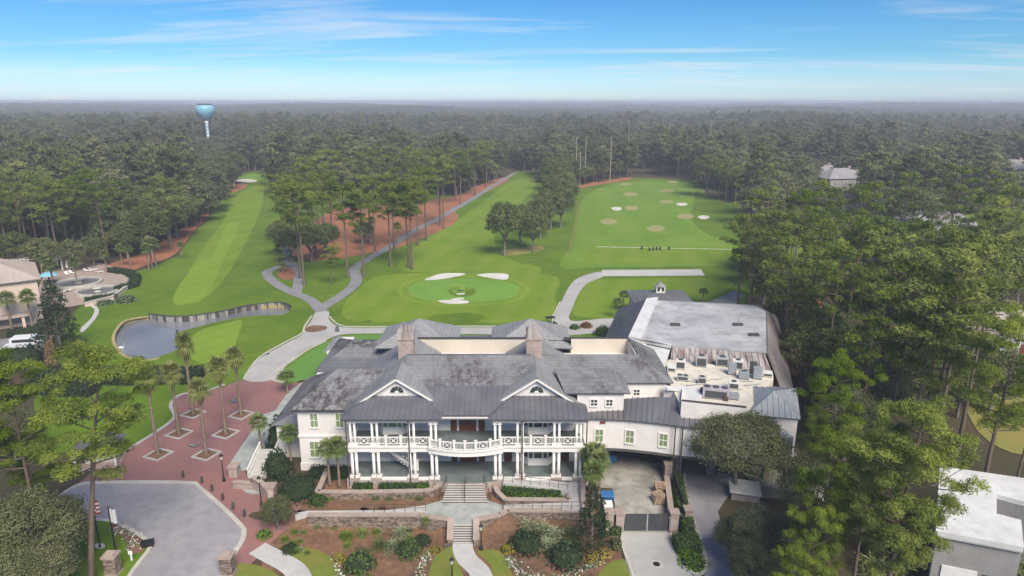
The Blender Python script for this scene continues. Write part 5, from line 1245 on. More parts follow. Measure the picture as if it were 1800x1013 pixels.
# long hedge across the pond lawn
hedge([GH(60, 668), GH(150, 668), GH(240, 670), GH(300, 668), GH(352, 668)], 4.2, 1.7, 'long dark hedge separating the pond lawn from the plaza', mat='leaf_dark', size=.34, dens_=22)
hedge([GH(85, 690), GH(165, 693)], 3.0, 1.9, 'rounded dark hedge behind the left pines', mat='leaf_dark', size=.32, dens_=22)
hedge([GH(205, 512), GH(235, 505), GH(240, 492), GH(225, 482), GH(195, 478)], 2.2, 1.2, 'curving hedge round the resort terrace', mat='leaf_dark', size=.4, dens_=12); hedge([GH(150, 532), GH(205, 524)], 1.8, 1.1, 'short straight hedge under the terrace wall', mat='leaf_dark', size=.4, dens_=12); hedge([GH(15, 592), GH(72, 586)], 2.0, 1.3, 'hedge at the foot of the cream resort building', mat='leaf_dark', size=.4, dens_=12)
# garden shrubs
for px, py, r, h, lb, mt in [(632, 1000, 1.55, 1.7, 'big round clipped bush at the garden front', 'leaf_hedge'), (718, 972, 1.35, 1.3, 'round clipped bush left of the garden path', 'leaf_hedge'), (742, 955, .9, .9, 'small dark bush behind the round bush', 'leaf_dark'), (925, 962, 1.75, 1.5, 'dark mounded bush right of the lamp post', 'leaf_dark'), (995, 985, 1.95, 1.6, 'large dark mounded bush beside the holly', 'leaf_dark'), (510, 968, .9, .6, 'low dark mound at the lawn edge', 'leaf_dark'), (464, 943, .8, .7, 'bright green shrub beside the plaza kerb', 'leaf_bright'), (525, 870, 2.3, 2.2, 'wide dark evergreen below the left wing', 'leaf_dark'), (490, 835, 1.7, 3.0, 'tall dark evergreen against the side porch', 'leaf_dark'), (496, 790, 1.8, 4.2, 'dense dark evergreen at the side porch wall', 'leaf_dark'), (560, 885, 1.0, 1.0, 'small green shrub at the end of the stone wall', 'leaf_hedge'), (1218, 990, 1.4, .8, 'bright low shrub on the drive island', 'leaf_bright'), (1205, 975, .9, .7, 'little leafy shrub at the island tip', 'leaf_bright'), (900, 965, .6, .5, 'tiny gold shrub by the flower edging', 'leaf_yellow'), (1045, 985, .9, .7, 'gold shrub at the right of the beds', 'leaf_yellow'), (1062, 975, .8, .6, 'gold shrub by the drive kerb', 'leaf_yellow'), (765, 970, .7, .5, 'gold shrub left of the narrow flight', 'leaf_yellow'), (596, 985, .8, .6, 'gold shrub at the mulch bed corner', 'leaf_yellow'), (890, 968, .7, .5, 'gold shrub right of the narrow flight', 'leaf_yellow'), (1030, 575, 1.2, 1.0, 'rusty shrub in the island behind the clubhouse', 'leaf_rust'), (1010, 578, 1.0, .9, 'low green shrub in the island behind the clubhouse', 'leaf_hedge'), (1060, 588, 1.8, 1.5, 'round green shrub against the hall skirt', 'leaf_hedge'), (222, 530, 2.4, 1.3, 'tan green shrub on the terrace slope', 'leaf_sage'), (185, 535, 2.0, 1.0, 'pale low shrub on the terrace slope', 'leaf_sage'), (40, 640, 3.5, 3.0, 'broad dark bush beside the parked vans', 'leaf_dark'), (0, 650, 3.5, 3.2, 'broad dark bush at the resort drive', 'leaf_dark')]:
    shrub(GH(px, py), r, h, lb, None, mt, .22 if r < 2 else .16)
p = GH(490, 932); put_tree('small_tree', ON[1], p, .34, 0, 'small round evergreen tree at the corner of ramp and plaza', 'tree', None, sz=.36)
# strap-leaved plants in the beds
rs = random.Random(3)
for px, py, s, mt, lb in [(612, 948, 1.0, 'leaf_bright', 'bright green strap leaved plant in the mulch'), (637, 943, 1.0, 'leaf_bright', 'bright green strap leaved plant beside its twin'), (668, 965, 1.2, 'leaf_palm', 'spiky green palmetto in the left bed'), (690, 968, 1.1, 'leaf_sage', 'silver green palmetto in the left bed'), (705, 945, 1.3, 'leaf_sage', 'tall silver palmetto under the stone wall'), (930, 935, 1.5, 'leaf_sage', 'silver palmetto under the right stone wall'), (955, 940, 1.5, 'leaf_sage', 'pale silver palmetto clump in the right bed'), (975, 950, 1.5, 'leaf_sage', 'wide silver palmetto in the right bed'), (1000, 945, 1.3, 'leaf_palm', 'green palmetto next to the holly'), (960, 965, 1.2, 'leaf_sage', 'low silver palmetto among dark mounds')]:
    spiky(GH(px, py), s, lb, 'palmettos in the beds', mt)
for i in range(46):
    if i < 18: px, py = rs.uniform(575, 765), rs.uniform(873, 880)
    elif i < 30: px, py = rs.uniform(490, 590), rs.uniform(925, 975)
    else: px, py = rs.uniform(600, 790), rs.uniform(915, 985)
    spiky(GH(px, py), rs.uniform(.35, .65), 'small tufted plant dotted through the mulch beds', 'tufts in the mulch', rs.choice(['leaf_palm', 'leaf_bright', 'leaf_sage']), 'tuft')
# flower edging
def flowers(name, px, w, label, n):
    line = smooth_loop(pxl(px), False, 6); p0 = line[0]; pos = []
    for i in range(n):
        f = rs.random()*(len(line) - 1); k = int(f); q = line[k].lerp(line[k + 1], f - k); x, y = q.x + rs.gauss(0, w), q.y + rs.gauss(0, w); pos.append((x, y, H(x, y) + .1 + .2*rs.random()))
    pos = np.array(pos); k = len(pos)//2; up = np.tile([0, 0, 1.0], (len(pos), 1)) + unit(len(pos))*.6; up /= np.linalg.norm(up, axis=1, keepdims=True)
    me = cards(pos[:k], up[:k], .2, .16, RNG.random(k), 'flowers', 'petal_white'); me2 = cards(pos[k:], up[k:], .3, .18, RNG.random(len(pos) - k), 'leaves', 'leaf_sage')
    t = link(name, me); tag(t, label, 'flowers', None, 'stuff'); o = link('leaves', me2, t); return t
flowers('flower_edging', [(896, 985), (905, 1000), (925, 1013), (960, 1020), (1010, 1010), (1055, 990)], .3, 'white flower edging curving round the right bed', 420); flowers('flower_edging', [(590, 985), (598, 1013), (602, 1030)], .25, 'white flower edging along the left lawn', 130); flowers('flower_edging', [(752, 975), (742, 1000), (735, 1030)], .25, 'white flower edging left of the garden path', 130)
flowers('flower_edging', [(203, 930), (226, 944), (240, 966)], .4, 'flower bed inside the turning circle island', 260)
# palms by the clubhouse
palm(513, 822, 4.6, 'palmetto with pale trunk beside the dark evergreens', k=0, s=.8); palm(597, 855, 5.0, 'palmetto in front of the left wing corner', k=1, s=.85, z=.3); palm(580, 852, 4.6, 'second palmetto crowding the left wing corner', k=0, s=.8, z=.3)
palm(460, 800, 4.6, 'palmetto at the edge of the brick plaza', k=1, s=.8); palm(506, 692, 3.0, 'short dark palmetto by the putting green kerb', k=0, s=.85)
for i, (px, py, h) in enumerate([(1040, 905, 5.2), (1052, 890, 5.6), (1046, 872, 5.4), (1036, 862, 4.8)]): palm(px, py, h, 'bushy palmetto in the row beside the service yard', 'palmettos by the service yard', i, .8)
for i, (px, py, h, lb) in enumerate([(1085, 560, 3.6, 'palmetto at the corner of the hall skirt'), (1095, 548, 3.8, 'palmetto behind the hall skirt corner'), (1235, 535, 3.0, 'palmetto on the range lawn behind the hall')]): palm(px, py, h, lb, k=i, s=.75)
for i, (px, py, h) in enumerate([(268, 472, 7), (262, 476, 6), (188, 480, 5), (230, 470, 5), (275, 470, 6.5), (215, 468, 5), (320, 455, 4)]): palm(px, py, h, 'palmetto at the straw bed beyond the pond lawn', 'palmettos by the left straw bed', i)
for i, (px, py, h) in enumerate([(511, 472, 3.2), (497, 480, 2.4), (487, 462, 3.4)]): palm(px, py, h, 'palmetto beside the cart path island', 'palmettos on the path island', i, .75)
for i, (px, py, h) in enumerate([(22, 582, 6.5), (58, 578, 6.5), (97, 518, 7), (137, 505, 6), (140, 660, 4.5), (75, 488, 5), (88, 500, 6)]): palm(px, py, h, 'palmetto standing round the resort building', 'palmettos round the resort', i)
for i, (px, py, h) in enumerate([(638, 442, 6), (700, 432, 6), (655, 420, 6)]): palm(px, py, h, 'palmetto under the pines on straw', 'palmettos on straw', i)
# low palmettos at lower right
for i, (px, py, s) in enumerate([(1560, 980, 2.6), (1600, 930, 2.4), (1640, 990, 2.6), (1530, 1010, 2.2), (1625, 960, 2.2), (1770, 1000, 2.4), (1575, 1005, 2.2)]): spiky(by_foot(px, py), s, 'big fan palmetto beneath the pines near the white roofed house', 'fan palmettos by the white roofed house')
# tall plaza palms in square planters
for i, (px, py, top) in enumerate([(278, 800, 655), (315, 763, 648), (363, 800, 677), (397, 763, 640), (424, 730, 620), (340, 728, 600)]):
    p = GH(px, py); h = V(px - 6, top, p.y).z - .6
    put_tree('fan_palm', WSH[i % 2], p, .82, i*1.3, 'tall shaggy fan palm in a square planter on the brick plaza', 'palm', 'fan palms on the plaza', ('trunk', 'fronds', 'skirt'), sz=h/8.5)
    t = thing('tree_planter', 'square pale kerbed planter at the foot of a fan palm', 'planter', p, 'planters on the plaza', R(-22))
    mb = MB(); s_ = 1.15
    for sx, sy in ((1, 0), (-1, 0), (0, 1), (0, -1)): mb.box(*( (sx*s_ - .14, sx*s_ + .14, -s_ - .14, s_ + .14) if sx else (-s_ + .14, s_ - .14, sy*s_ - .14, sy*s_ + .14) ), 0, .14)
    ORG[t.name] = Vector(); mb.build('kerb', 'concrete_road', t); MB().box(-s_ + .14, s_ - .14, -s_ + .14, s_ - .14, 0, .07).build('soil', 'mulch', t)
# ================================================================== smaller things
mat_plain('plank_pale', (.36, .35, .33), .85, vary=.2); mat_plain('plank_dark', (.085, .08, .075), .9, vary=.2); mat_plain('plank_mid', (.2, .195, .185), .9, vary=.2)
mat_mottled('resort_cream', (.66, .52, .43), (.60, .48, .40), .15, .85); mat_mottled('tile_tan', (.42, .35, .31), (.36, .30, .27), .25, .8, (.48, .42, .38), 1.5)
mat_plain('paint_blue', (.03, .14, .33), .5); mat_plain('paint_sky', (.22, .47, .60), .35, vary=.05); mat_plain('paint_red', (.42, .04, .04), .6); mat_plain('van_white', (.74, .75, .77), .25, spec=.5, vary=.03)
mat_plain('tyre', (.02, .02, .02), .8); mat_plain('pole_wood', (.38, .31, .25), .9, vary=.2); mat_plain('pallet_wood', (.46, .34, .23), .9, vary=.25); mat_plain('cart_green', (.025, .05, .035), .35)
mat_mottled('shingle_grey', (.30, .29, .28), (.24, .23, .225), .6, .9, (.36, .35, .34), 4); mat_mottled('roof_mauve', (.25, .23, .24), (.31, .295, .30), .3, .85); mat_plain('cloth_white', (.76, .75, .73), .8); mat_plain('lens', (.6, .58, .5), .3)
# pond bulkhead: boards, cap pieces and piles
def bulkhead(px, label, n, h=1.25):
    line = smooth_loop(pxl(px), False, 8); t = thing('pond_bulkhead', label, 'bulkhead', (line[0].x, line[0].y, wz))
    L = [0]
    for a, b in zip(line[:-1], line[1:]): L.append(L[-1] + (b - a).length)
    def at(s):
        for i in range(len(line) - 1):
            if s <= L[i + 1]: return line[i].lerp(line[i + 1], (s - L[i])/(L[i + 1] - L[i] + 1e-9))
        return line[-1]
    r_ = random.Random(2)
    for k in range(n):
        a, b = at(L[-1]*k/n), at(L[-1]*(k + .93)/n); mt = r_.choice(['plank_pale', 'plank_mid', 'plank_mid', 'plank_pale', 'plank_dark'])
        MB().obox(a, b, .14, wz - .4, wz + h*r_.uniform(.86, .97), r_.uniform(-.03, .03)).build('board', mt, t)
        if k % 2 == 0: MB().obox(a, at(L[-1]*(k + 1.9)/n), .4, wz + h, wz + h + .1).build('cap_board', 'plank_dark', t)
        if k % 3 == 0: MB().tube([(a.x, a.y - .18, wz - .5), (a.x, a.y - .18, wz + h + .2)], .13, 7).build('pile', 'plank_dark', t)
bulkhead([(263, 556), (300, 560), (335, 559), (390, 551), (440, 540), (492, 535.5), (512, 542)], 'weathered timber bulkhead along the far pond bank', 46)
bulkhead([(312, 582), (311, 597), (322, 607)], 'short dark timber bulkhead at the pond inlet', 7, .9)
bp = G(213, 613, wz); bt = MB(); bt.lathe([(.05, -.55), (.28, -.3), (.33, 0), (.22, .35), (.07, .6)], (0, 0, 0), 10); bt.v = [(z, x, y*.8 + .18) for x, y, z in bt.v]; bt.tube([(.45, 0, .25), (.62, 0, .6), (.6, 0, .95), (.75, 0, 1.0)], [.1, .06, .06, .05], 7)
o = bt.build('swan', 'cloth_white', None, True, (0, 0, 0)); o.location = bp; tag(o, 'white swan swimming near the sandy pond bank', 'swan')
# water tower
wp = V(365, 232, 560); tw = thing('water_tower', 'pale blue pedestal water tower rising above the woods', 'water tower', (wp.x, 560, 0)); zt = V(365, 184, 560).z
MB().lathe([(2.6, 0), (1.2, 3), (1.1, zt - 15), (1.6, zt - 12.5)], (wp.x, 560, 0), 16).build('pedestal', 'cloth_white', tw, True)
MB().lathe([(1.6, zt - 12.5), (3.6, zt - 10.5), (6.6, zt - 7.0), (7.3, zt - 4), (6.8, zt - 1.5), (5.2, zt - .3), (1, zt)], (wp.x, 560, 0), 24).build('tank', 'paint_sky', tw, True)
for k in range(7): MB().lathe([(1.22, zt - 15 - k*2.6), (1.22, zt - 13.9 - k*2.6)], (wp.x, 560, 0), 16).build('band', 'paint_sky', tw)
MB().lathe([(5.3, zt - .35), (5.3, zt + .6), (5.2, zt + .6), (5.2, zt - .3)], (wp.x, 560, 0), 24).build('guard_rail', 'ac_dark', tw)
# range net poles
for i, (px, pb, pt, Y) in enumerate([(1012, 322, 242, 0), (1019, 326, 268, 0), (1028, 323, 240, 0), (1072, 319, 240, 0), (1102, 308, 212, 0), (1174, 0, 216, 470), (1245, 0, 212, 500)]):
    p = G(px, pb) if pb else Vector((V(px, 290, Y).x, Y, 0)); zt = V(px, pt, p.y).z
    t = thing('net_pole', 'tall slim wooden net pole at the far end of the range', 'pole', p, 'net poles of the range'); MB().tube([p, (p.x, p.y, zt)], [.27, .2], 8).build('shaft', 'pole_wood', t); MB().tube([(p.x - .6, p.y, zt - .5), (p.x + .6, p.y, zt - .5)], .08, 6).build('crossarm', 'pole_wood', t)
a, b = GH(1050, 436), GH(1304, 441); t = thing('rope_line', 'white rope line across the practice range', 'rope', a)
MB().tube([a + Vector((0, 0, .35)), b + Vector((0, 0, .35))], .05, 5).build('rope', 'cloth_white', t)
for k in range(9): q = a.lerp(b, k/8); MB().tube([q, q + Vector((0, 0, .45))], .06, 5).build('stake', 'cloth_white', t)
for px, py in [(1128, 438), (1142, 440), (1148, 439), (1154, 439), (1160, 439), (1176, 438.5)]:
    p = GH(px, py + 1); t = thing('golf_bag', 'dark golf bag standing on the range rope line', 'golf bag', p, 'golf bags on the range'); ORG[t.name] = Vector()
    MB().lathe([(.22, 0), (.25, .3), (.22, .9), (.26, 1.0)], (0, 0, .05), 8).build('bag', 'iron_black', t); MB().tube([(0, 0, .9), (.1, .05, 1.35)], .05, 5).tube([(0, .05, .9), (-.1, 0, 1.3)], .05, 5).build('clubs', 'ac_grey', t); MB().tube([(.1, 0, .8), (.5, .2, 0)], .03, 4).tube([(-.1, 0, .8), (-.5, .2, 0)], .03, 4).build('stand', 'iron_black', t)
# lamps and bollards
def lamp(px, py, h, label):
    p = GH(px, py); t = thing('lamp_post', label, 'lamp post', p); ORG[t.name] = Vector()
    MB().lathe([(.2, 0), (.2, .25), (.11, .4), (.07, .7), (.055, h - .7)], (0, 0, 0), 10).build('post', 'iron_black', t); la = MB().lathe([(.10, h - .7), (.19, h - .25), (.19, h - .22)], (0, 0, 0), 6).build('lantern', 'lens', t)
    MB().lathe([(.26, h - .22), (.12, h - .05), (.03, h + .12)], (0, 0, 0), 6).build('cap', 'iron_black', la); MB().tube([(-.25, 0, h - .8), (.25, 0, h - .8)], .025, 5).build('ladder_bar', 'iron_black', t)
lamp(394, 846, 3.5, 'black lamp post on the brick beside the low curved wall'); lamp(460, 889, 3.6, 'black lamp post beside the slate medallion'); lamp(846, 967, 3.0, 'black lamp post right of the narrow stone flight'); lamp(795, 1022, 2.6, 'black lamp post on the lawn left of the garden path')
for px, py in [(322, 840), (355, 850), (373, 864), (392, 880), (410, 896), (430, 909)]:
    p = GH(px, py); t = thing('bollard', 'short dark wooden bollard along the turning circle kerb', 'bollard', p, 'bollards by the turning circle'); ORG[t.name] = Vector()
    MB().box(-.11, .11, -.11, .11, 0, .85).build('post', 'plank_dark', t); MB().hexa([(-.11, -.11, .85), (.11, -.11, .85), (.11, .11, .85), (-.11, .11, .85), (-.04, -.04, .95), (.04, -.04, .95), (.04, .04, .95), (-.04, .04, .95)]).build('cap', 'plank_dark', t)
# flagpoles, stone pillars, utility box
def flagpole(px, py, h, label, stripes):
    p = GH(px, py, .13); t = thing('flagpole', label, 'flagpole', p); ORG[t.name] = Vector()
    MB().lathe([(.16, 0), (.08, .15), (.07, h*.6), (.045, h)], (0, 0, 0), 8).build('pole', 'iron_black', t); MB().lathe([(.02, 0), (.1, .08), (.02, .18)], (0, 0, h), 8).build('finial', 'pallet_wood', t)
    f = None
    for k in range(7 if stripes else 1):
        n = 7 if stripes else 1; mb = MB(); za, zb = h - .3 - 1.5*k/n, h - .3 - 1.5*(k + 1)/n
        w = [(.06 + .1*j, .12*math.sin(j*1.5)) for j in range(6)]
        mb.add([(x, y, za - .1*x*j/3) for j, (x, y) in enumerate(w)] + [(x, y, zb - .1*x*j/3) for j, (x, y) in enumerate(w)] , [[j, j + 1, j + 7, j + 6] for j in range(5)])
        mb.add([(x, y + .02, za - .1*x*j/3) for j, (x, y) in enumerate(w)] + [(x, y + .02, zb - .1*x*j/3) for j, (x, y) in enumerate(w)] , [[j, j + 6, j + 7, j + 1] for j in range(5)])
        g_ = mb.build('flag' if f is None else 'stripe', ('paint_red' if k % 2 == 0 else 'cloth_white') if stripes else 'cloth_white', f or t); f = f or g_
    if stripes: MB().box(.05, .3, -.03, .16, h - 1.0, h - .28).build('canton', 'paint_blue', f)
flagpole(176, 962, 5.6, 'black flagpole with limp striped flag on the circle island', True); flagpole(204, 972, 5.2, 'black flagpole with limp white flag on the circle island', False)
def pillar(px, py, label):
    p = GH(px, py, .1); t = thing('stone_pillar', label, 'pillar', p); ORG[t.name] = Vector()
    MB().box(-.55, .55, -.5, .5, -.2, 1.9).build('shaft', 'stone_wall', t); MB().box(-.65, .65, -.6, .6, 1.9, 2.1).box(-.45, .45, -.4, .4, 2.1, 2.25).build('cap', 'stone_cap', t); MB().box(-.62, .62, -.57, .57, -.2, .15).build('foot', 'stone_cap', t); return t
t = pillar(200, 1008, 'stone pillar with dark plaque on the circle island'); MB().box(-.6, -.53, -.3, .3, .7, 1.4).build('plaque', 'iron_black', t)
pillar(402, 1008, 'stone pillar where the brick walk meets the circle')
p = GH(260, 960, .12); t = thing('utility_box', 'small black utility box on the circle kerb', 'utility box', p, None, R(20)); MB().box(-.55, .55, -.3, .3, 0, .5).build('body', 'iron_black', t); MB().box(-.6, .6, -.35, .35, .5, .56).build('lid', 'iron_black', t)
p = GH(232, 985, .13); t = thing('sign_post', 'little white marker post beside the flower bed', 'marker', p); ORG[t.name] = Vector(); MB().box(-.07, .07, -.07, .07, 0, 1.0).build('post', 'cloth_white', t); MB().box(-.2, .2, -.1, -.06, .7, 1.1).build('panel', 'cloth_white', t)
for px, py, lb in [(468, 622, 'dark drain grate on the concrete road'), (340, 783, 'dark drain grate near the front plaza palms'), (411, 705, 'dark drain grate near the rear plaza palms'), (1154, 992, 'round manhole cover on the service drive')]:
    p = GH(px, py, .06); t = thing('drain_cover', lb, 'drain cover', p, None, R(-25)); MB().box(-.6, .6, -.4, .4, 0, .03).build('frame', 'iron_black', t) if 'grate' in lb else MB().lathe([(.62, 0), (.62, .02)], (0, 0, 0), 18).build('ring', 'concrete_pale', t)
    if 'grate' in lb:
        for k in range(5): MB().box(-.5 + k*.22, -.42 + k*.22, -.34, .34, .03, .045).build('bar', 'ac_grey', t)
    else: MB().lathe([(.36, 0), (.36, .035)], (0, 0, 0), 18).build('lid', 'iron_black', t)
# low walls, bench and stair left of the clubhouse
garden_wall('planter_wall', [pz(410, 848, .7), pz(445, 851, .7), pz(448, 838, .9)], -.1, .75, .4, 'low brick wall behind the bench on the plaza', mat='old_brick')
garden_wall('stair_wall', [pz(446, 842, 1.3), pz(462, 850, 1.3), pz(474, 862, 1.2), pz(478, 885, .8)], -.2, [1.5, 1.2, 1.0, .6], .45, 'stepped stone wall curling round the dark evergreens', mat='old_brick')
for px, py, lb in [(413, 836, 'stout brick pier at the plaza end of the low wall'), (477, 872, 'stout brick pier ending the curling wall')]:
    p = GH(px, py); t = thing('brick_pier', lb, 'pier', p); ORG[t.name] = Vector(); MB().box(-.5, .5, -.5, .5, -.2, 1.25).build('shaft', 'old_brick', t); MB().box(-.6, .6, -.6, .6, 1.25, 1.42).build('cap', 'stone_cap', t)
p = GH(427, 856); t = thing('park_bench', 'dark backless bench before the low brick wall', 'bench', p, None, R(-8)); MB().box(-1.0, 1.0, -.28, .28, .4, .48).build('seat', 'plank_mid', t)
for s in (-1, 1): MB().box(s*.75 - .06, s*.75 + .06, -.22, .22, 0, .4).build('leg', 'iron_black', t)
a = Vector(pz(452, 838, .2)); b = Vector(pz(474, 790, 1.2)); t = thing('side_stair', 'pale side stair with white balustrade up to the side porch', 'stair', (a.x, a.y, 0)); d = (b - a).normalized(); nn = Vector((-d.y, d.x))
for k in range(7): q0, q1 = a.lerp(b, k/7), a.lerp(b, (k + 1)/7); MB().obox(q0, q1, 2.2, -.1, .18*(k + 1)).build('step', 'concrete_pale', t)
for s in (-1, 1): railing([tuple(a + nn*s*1.1), tuple(b + nn*s*1.1)], (.15, 1.3), t, 1.0, cross=False); 
# gazebo at left
gp = GH(178, 812); t = thing('gazebo', 'small white posted gazebo with dark hip roof behind the lone pine', 'gazebo', gp, None, R(12))
b = [(-2.6, -2.0, 2.5), (2.6, -2.0, 2.5), (2.6, 2.0, 2.5), (-2.6, 2.0, 2.5)]; mb = MB()
for q in ([b[0], b[1], (1.0, 0, 4.0), (-1.0, 0, 4.0)], [b[1], b[2], (1.0, 0, 4.0)], [b[2], b[3], (-1.0, 0, 4.0), (1.0, 0, 4.0)], [b[3], b[0], (-1.0, 0, 4.0)]): mb.slab(q, .12)
mb.build('roof', 'slate_dark', t); MB().box(-2.4, 2.4, -1.85, 1.85, 2.2, 2.48).build('beam', 'trim_white', t); MB().box(-2.5, 2.5, -1.9, 1.9, -.1, .12).build('floor', 'old_brick', t)
for sx in (-1, 1):
    for sy in (-1, 1): MB().box(sx*2.2 - .12, sx*2.2 + .12, sy*1.6 - .12, sy*1.6 + .12, .12, 2.2).build('post', 'trim_white', t)
MB().box(-1.6, 1.6, -.4, .3, .12, .95).build('counter', 'trim_white', t)
# ---- service yard: gate, fence and stacked goods
def HZ(px, py): return GH(px, py)
g0, g1 = GH(1097, 934), GH(1176, 934); zg = g0.z
gt = thing('service_gate', 'double leaf dark grey board gate across the service drive', 'gate', g0)
mid = (g0 + g1)/2
for a, b in ((g0, mid), (mid, g1)):
    d = b - a; lf = MB().obox((a.x + .04, a.y), (b.x - .04, b.y), .06, zg + .1, zg + 2.1).build('leaf', 'gate_grey', gt)
    for k in range(11):
        q0, q1 = a.lerp(b, (k + .06)/11), a.lerp(b, (k + .94)/11); MB().box(q0.x, q1.x, a.y - .06, a.y - .028, zg + .14, zg + 2.06).build('board', 'gate_grey', lf)
MB().box(mid.x - .06, mid.x + .06, mid.y - .1, mid.y + .06, zg + .05, zg + 2.2).build('meeting_post', 'ac_grey', gt)
for px, lb in [(1088, 'stone pillar left of the service gate'), (1183, 'stone pillar right of the service gate'), (1070, 'stone pillar beside the holly tree'), (1208, 'stone pillar at the yard fence corner')]:
    p = GH(px, 934 if px < 1200 else 928); t = thing('stone_pillar', lb, 'pillar', p); ORG[t.name] = Vector(); MB().box(-.42, .42, -.42, .42, -.3, 2.3).build('shaft', 'old_brick', t); MB().box(-.52, .52, -.52, .52, 2.3, 2.45).build('cap', 'stone_cap', t)
def fence(a, b, label, h=1.9, n=10, name='yard_fence'):
    t = thing(name, label, 'fence', a); a, b = Vector(a), Vector(b)
    for k in range(n + 1): q = a.lerp(b, k/n); MB().box(q.x - .05, q.x + .05, q.y - .05, q.y + .05, q.z, q.z + h + .1).build('post', 'iron_black', t)
    for k in range(n): q0, q1 = a.lerp(b, k/n), a.lerp(b, (k + 1)/n); MB().obox(q0, q1, .04, (q0.z + .15, q1.z + .15), (q0.z + h, q1.z + h)).build('panel', 'gate_grey', t)
fence(GH(1074, 932), GH(1085, 932), 'short dark fence panel left of the service gate', n=2); fence(GH(1187, 932), GH(1206, 927), 'short dark fence panel right of the service gate', n=3); fence(GH(1205, 922), GH(1178, 838), 'long dark fence between yard and drive', n=12)
garden_wall('yard_wall', [pz(1181, 918, .5), pz(1172, 838, .9)], -1.2, .9, .45, 'stone wall inside the yard fence', mat='old_brick')
p = GH(1173, 845); t = thing('stone_pillar', 'tall brick pillar at the rear end of the yard wall', 'pillar', p); ORG[t.name] = Vector(); MB().box(-.4, .4, -.4, .4, -.2, 2.2).build('shaft', 'old_brick', t); MB().box(-.5, .5, -.5, .5, 2.2, 2.35).build('cap', 'stone_cap', t)
def pallet(p, label, group, layers=1, rz=0.0, mat='pallet_wood'):
    t = thing('pallet', label, 'pallet', p, group, rz)
    for k in range(5): MB().box(-.6, .6, -.5 + k*.225, -.38 + k*.225, .12, .15).build('slat', mat, t)
    for k in range(3): MB().box(-.6 + k*.53, -.46 + k*.53, -.5, .52, 0, .12).build('runner', mat, t)
for k in range(8):
    q = GH(1160, 868); pallet((q.x + .06*((k*7) % 3 - 1), q.y + .05*((k*5) % 3), q.z + .155*k), 'wooden pallet in the leaning pile by the yard wall', 'pallets by the yard wall', rz=R(8*((k*3) % 5) - 15))
for k in range(7): q = GH(1157, 885); pallet((q.x, q.y + .05*k, q.z + .155*k), 'wooden pallet in the front pile by the yard wall', 'pallets in the front pile', rz=R(5*k))
for k in range(4): q = GH(1068, 862); pallet((q.x, q.y, q.z + .155*k), 'wooden pallet stacked beside the palmettos', 'pallets by the palmettos')
def bin_(px, py, label, mat, s=(.6, .6, 1.1)):
    p = GH(px, py); t = thing('wheelie_bin', label, 'bin', p); ORG[t.name] = Vector(); x, y, z = s
    MB().hexa([(-x*.8, -y*.8, .1), (x*.8, -y*.8, .1), (x*.8, y*.8, .1), (-x*.8, y*.8, .1), (-x, -y, z), (x, -y, z), (x, y, z), (-x, y, z)]).build('body', mat, t); MB().hexa([(-x*1.05, -y*1.1, z), (x*1.05, -y*1.1, z), (x*1.05, y*1.05, z), (-x*1.05, y*1.05, z), (-x, -y, z + .08), (x, -y, z + .08), (x, y, z + .18), (-x, y, z + .18)]).build('lid', mat, t)
    for sx in (-1, 1): MB().tube([(sx*x*.7, y*.8, .12), (sx*x*.85, y*.8, .12)], .12, 8).build('wheel', 'tyre', t)
bin_(1074, 812, 'blue wheeled bin under the curved wing', 'paint_blue'); bin_(1067, 880, 'blue lidded crate bin behind the holly', 'paint_blue', (.7, .5, .8)); bin_(1068, 898, 'white lidded bin inside the yard gate', 'cloth_white', (.5, .5, .8)); bin_(1150, 812, 'dark wheeled bin in the shade of the service court', 'iron_black', (.8, .6, 1.3)); bin_(1135, 808, 'second dark bin deep in the service court', 'iron_black', (.7, .6, 1.2))
# utility cover on drive edge at right
p = GH(1308, 872); t = thing('utility_shed', 'low white lid of a utility shed beside the drive', 'utility shed', p, None, R(-12)); MB().box(-1.5, 1.5, -1.0, 1.0, -.3, .9).build('wall', 'old_brick', t); MB().hexa([(-1.7, -1.2, .9), (1.7, -1.2, .8), (1.7, 1.2, 1.2), (-1.7, 1.2, 1.3), (-1.7, -1.2, 1.0), (1.7, -1.2, .9), (1.7, 1.2, 1.3), (-1.7, 1.2, 1.4)]).build('lid', 'membrane_white', t)
# ---- golf cart
p = GH(968, 574); t = thing('golf_cart', 'dark green golf cart parked behind the clubhouse', 'golf cart', p, None, R(15))
MB().prism([(-1.2, .35), (-1.2, .75), (-.4, .8), (-.3, .45), (.5, .45), (.7, .85), (1.2, .7), (1.25, .35)], -.55, .55).build('body', 'cart_green', t); bd = t.children[0]
bd.data.transform(Matrix(((1, 0, 0, 0), (0, 0, 1, 0), (0, 1, 0, 0), (0, 0, 0, 1)))); MB().box(-1.0, .8, -.62, .62, 1.85, 1.93).build('canopy', 'iron_black', t); MB().box(-.5, .1, -.5, .5, .8, .95).build('seat', 'ac_dark', t)
for sx in (-.9, .7):
    for sy in (-.5, .5): MB().tube([(sx, sy, .8), (sx, sy, 1.86)], .03, 5).build('canopy_post', 'iron_black', t)
for sx in (-.8, .85):
    for sy in (-.55, .55): MB().tube([(sx, sy - .1, .24), (sx, sy + .1, .24)], .24, 12).build('wheel', 'tyre', t)
p = GH(593, 583); t = thing('direction_sign', 'tiny dark A-frame sign on the concrete road', 'sign', p, None, .3); MB().hexa([(-.4, -.4, 0), (.4, -.4, 0), (.4, .4, 0), (-.4, .4, 0), (-.3, -.05, 1.1), (.3, -.05, 1.1), (.3, .05, 1.1), (-.3, .05, 1.1)]).build('board', 'gate_grey', t); MB().box(-.06, .06, -.06, .06, 1.1, 1.2).build('hinge', 'wood_door', t)
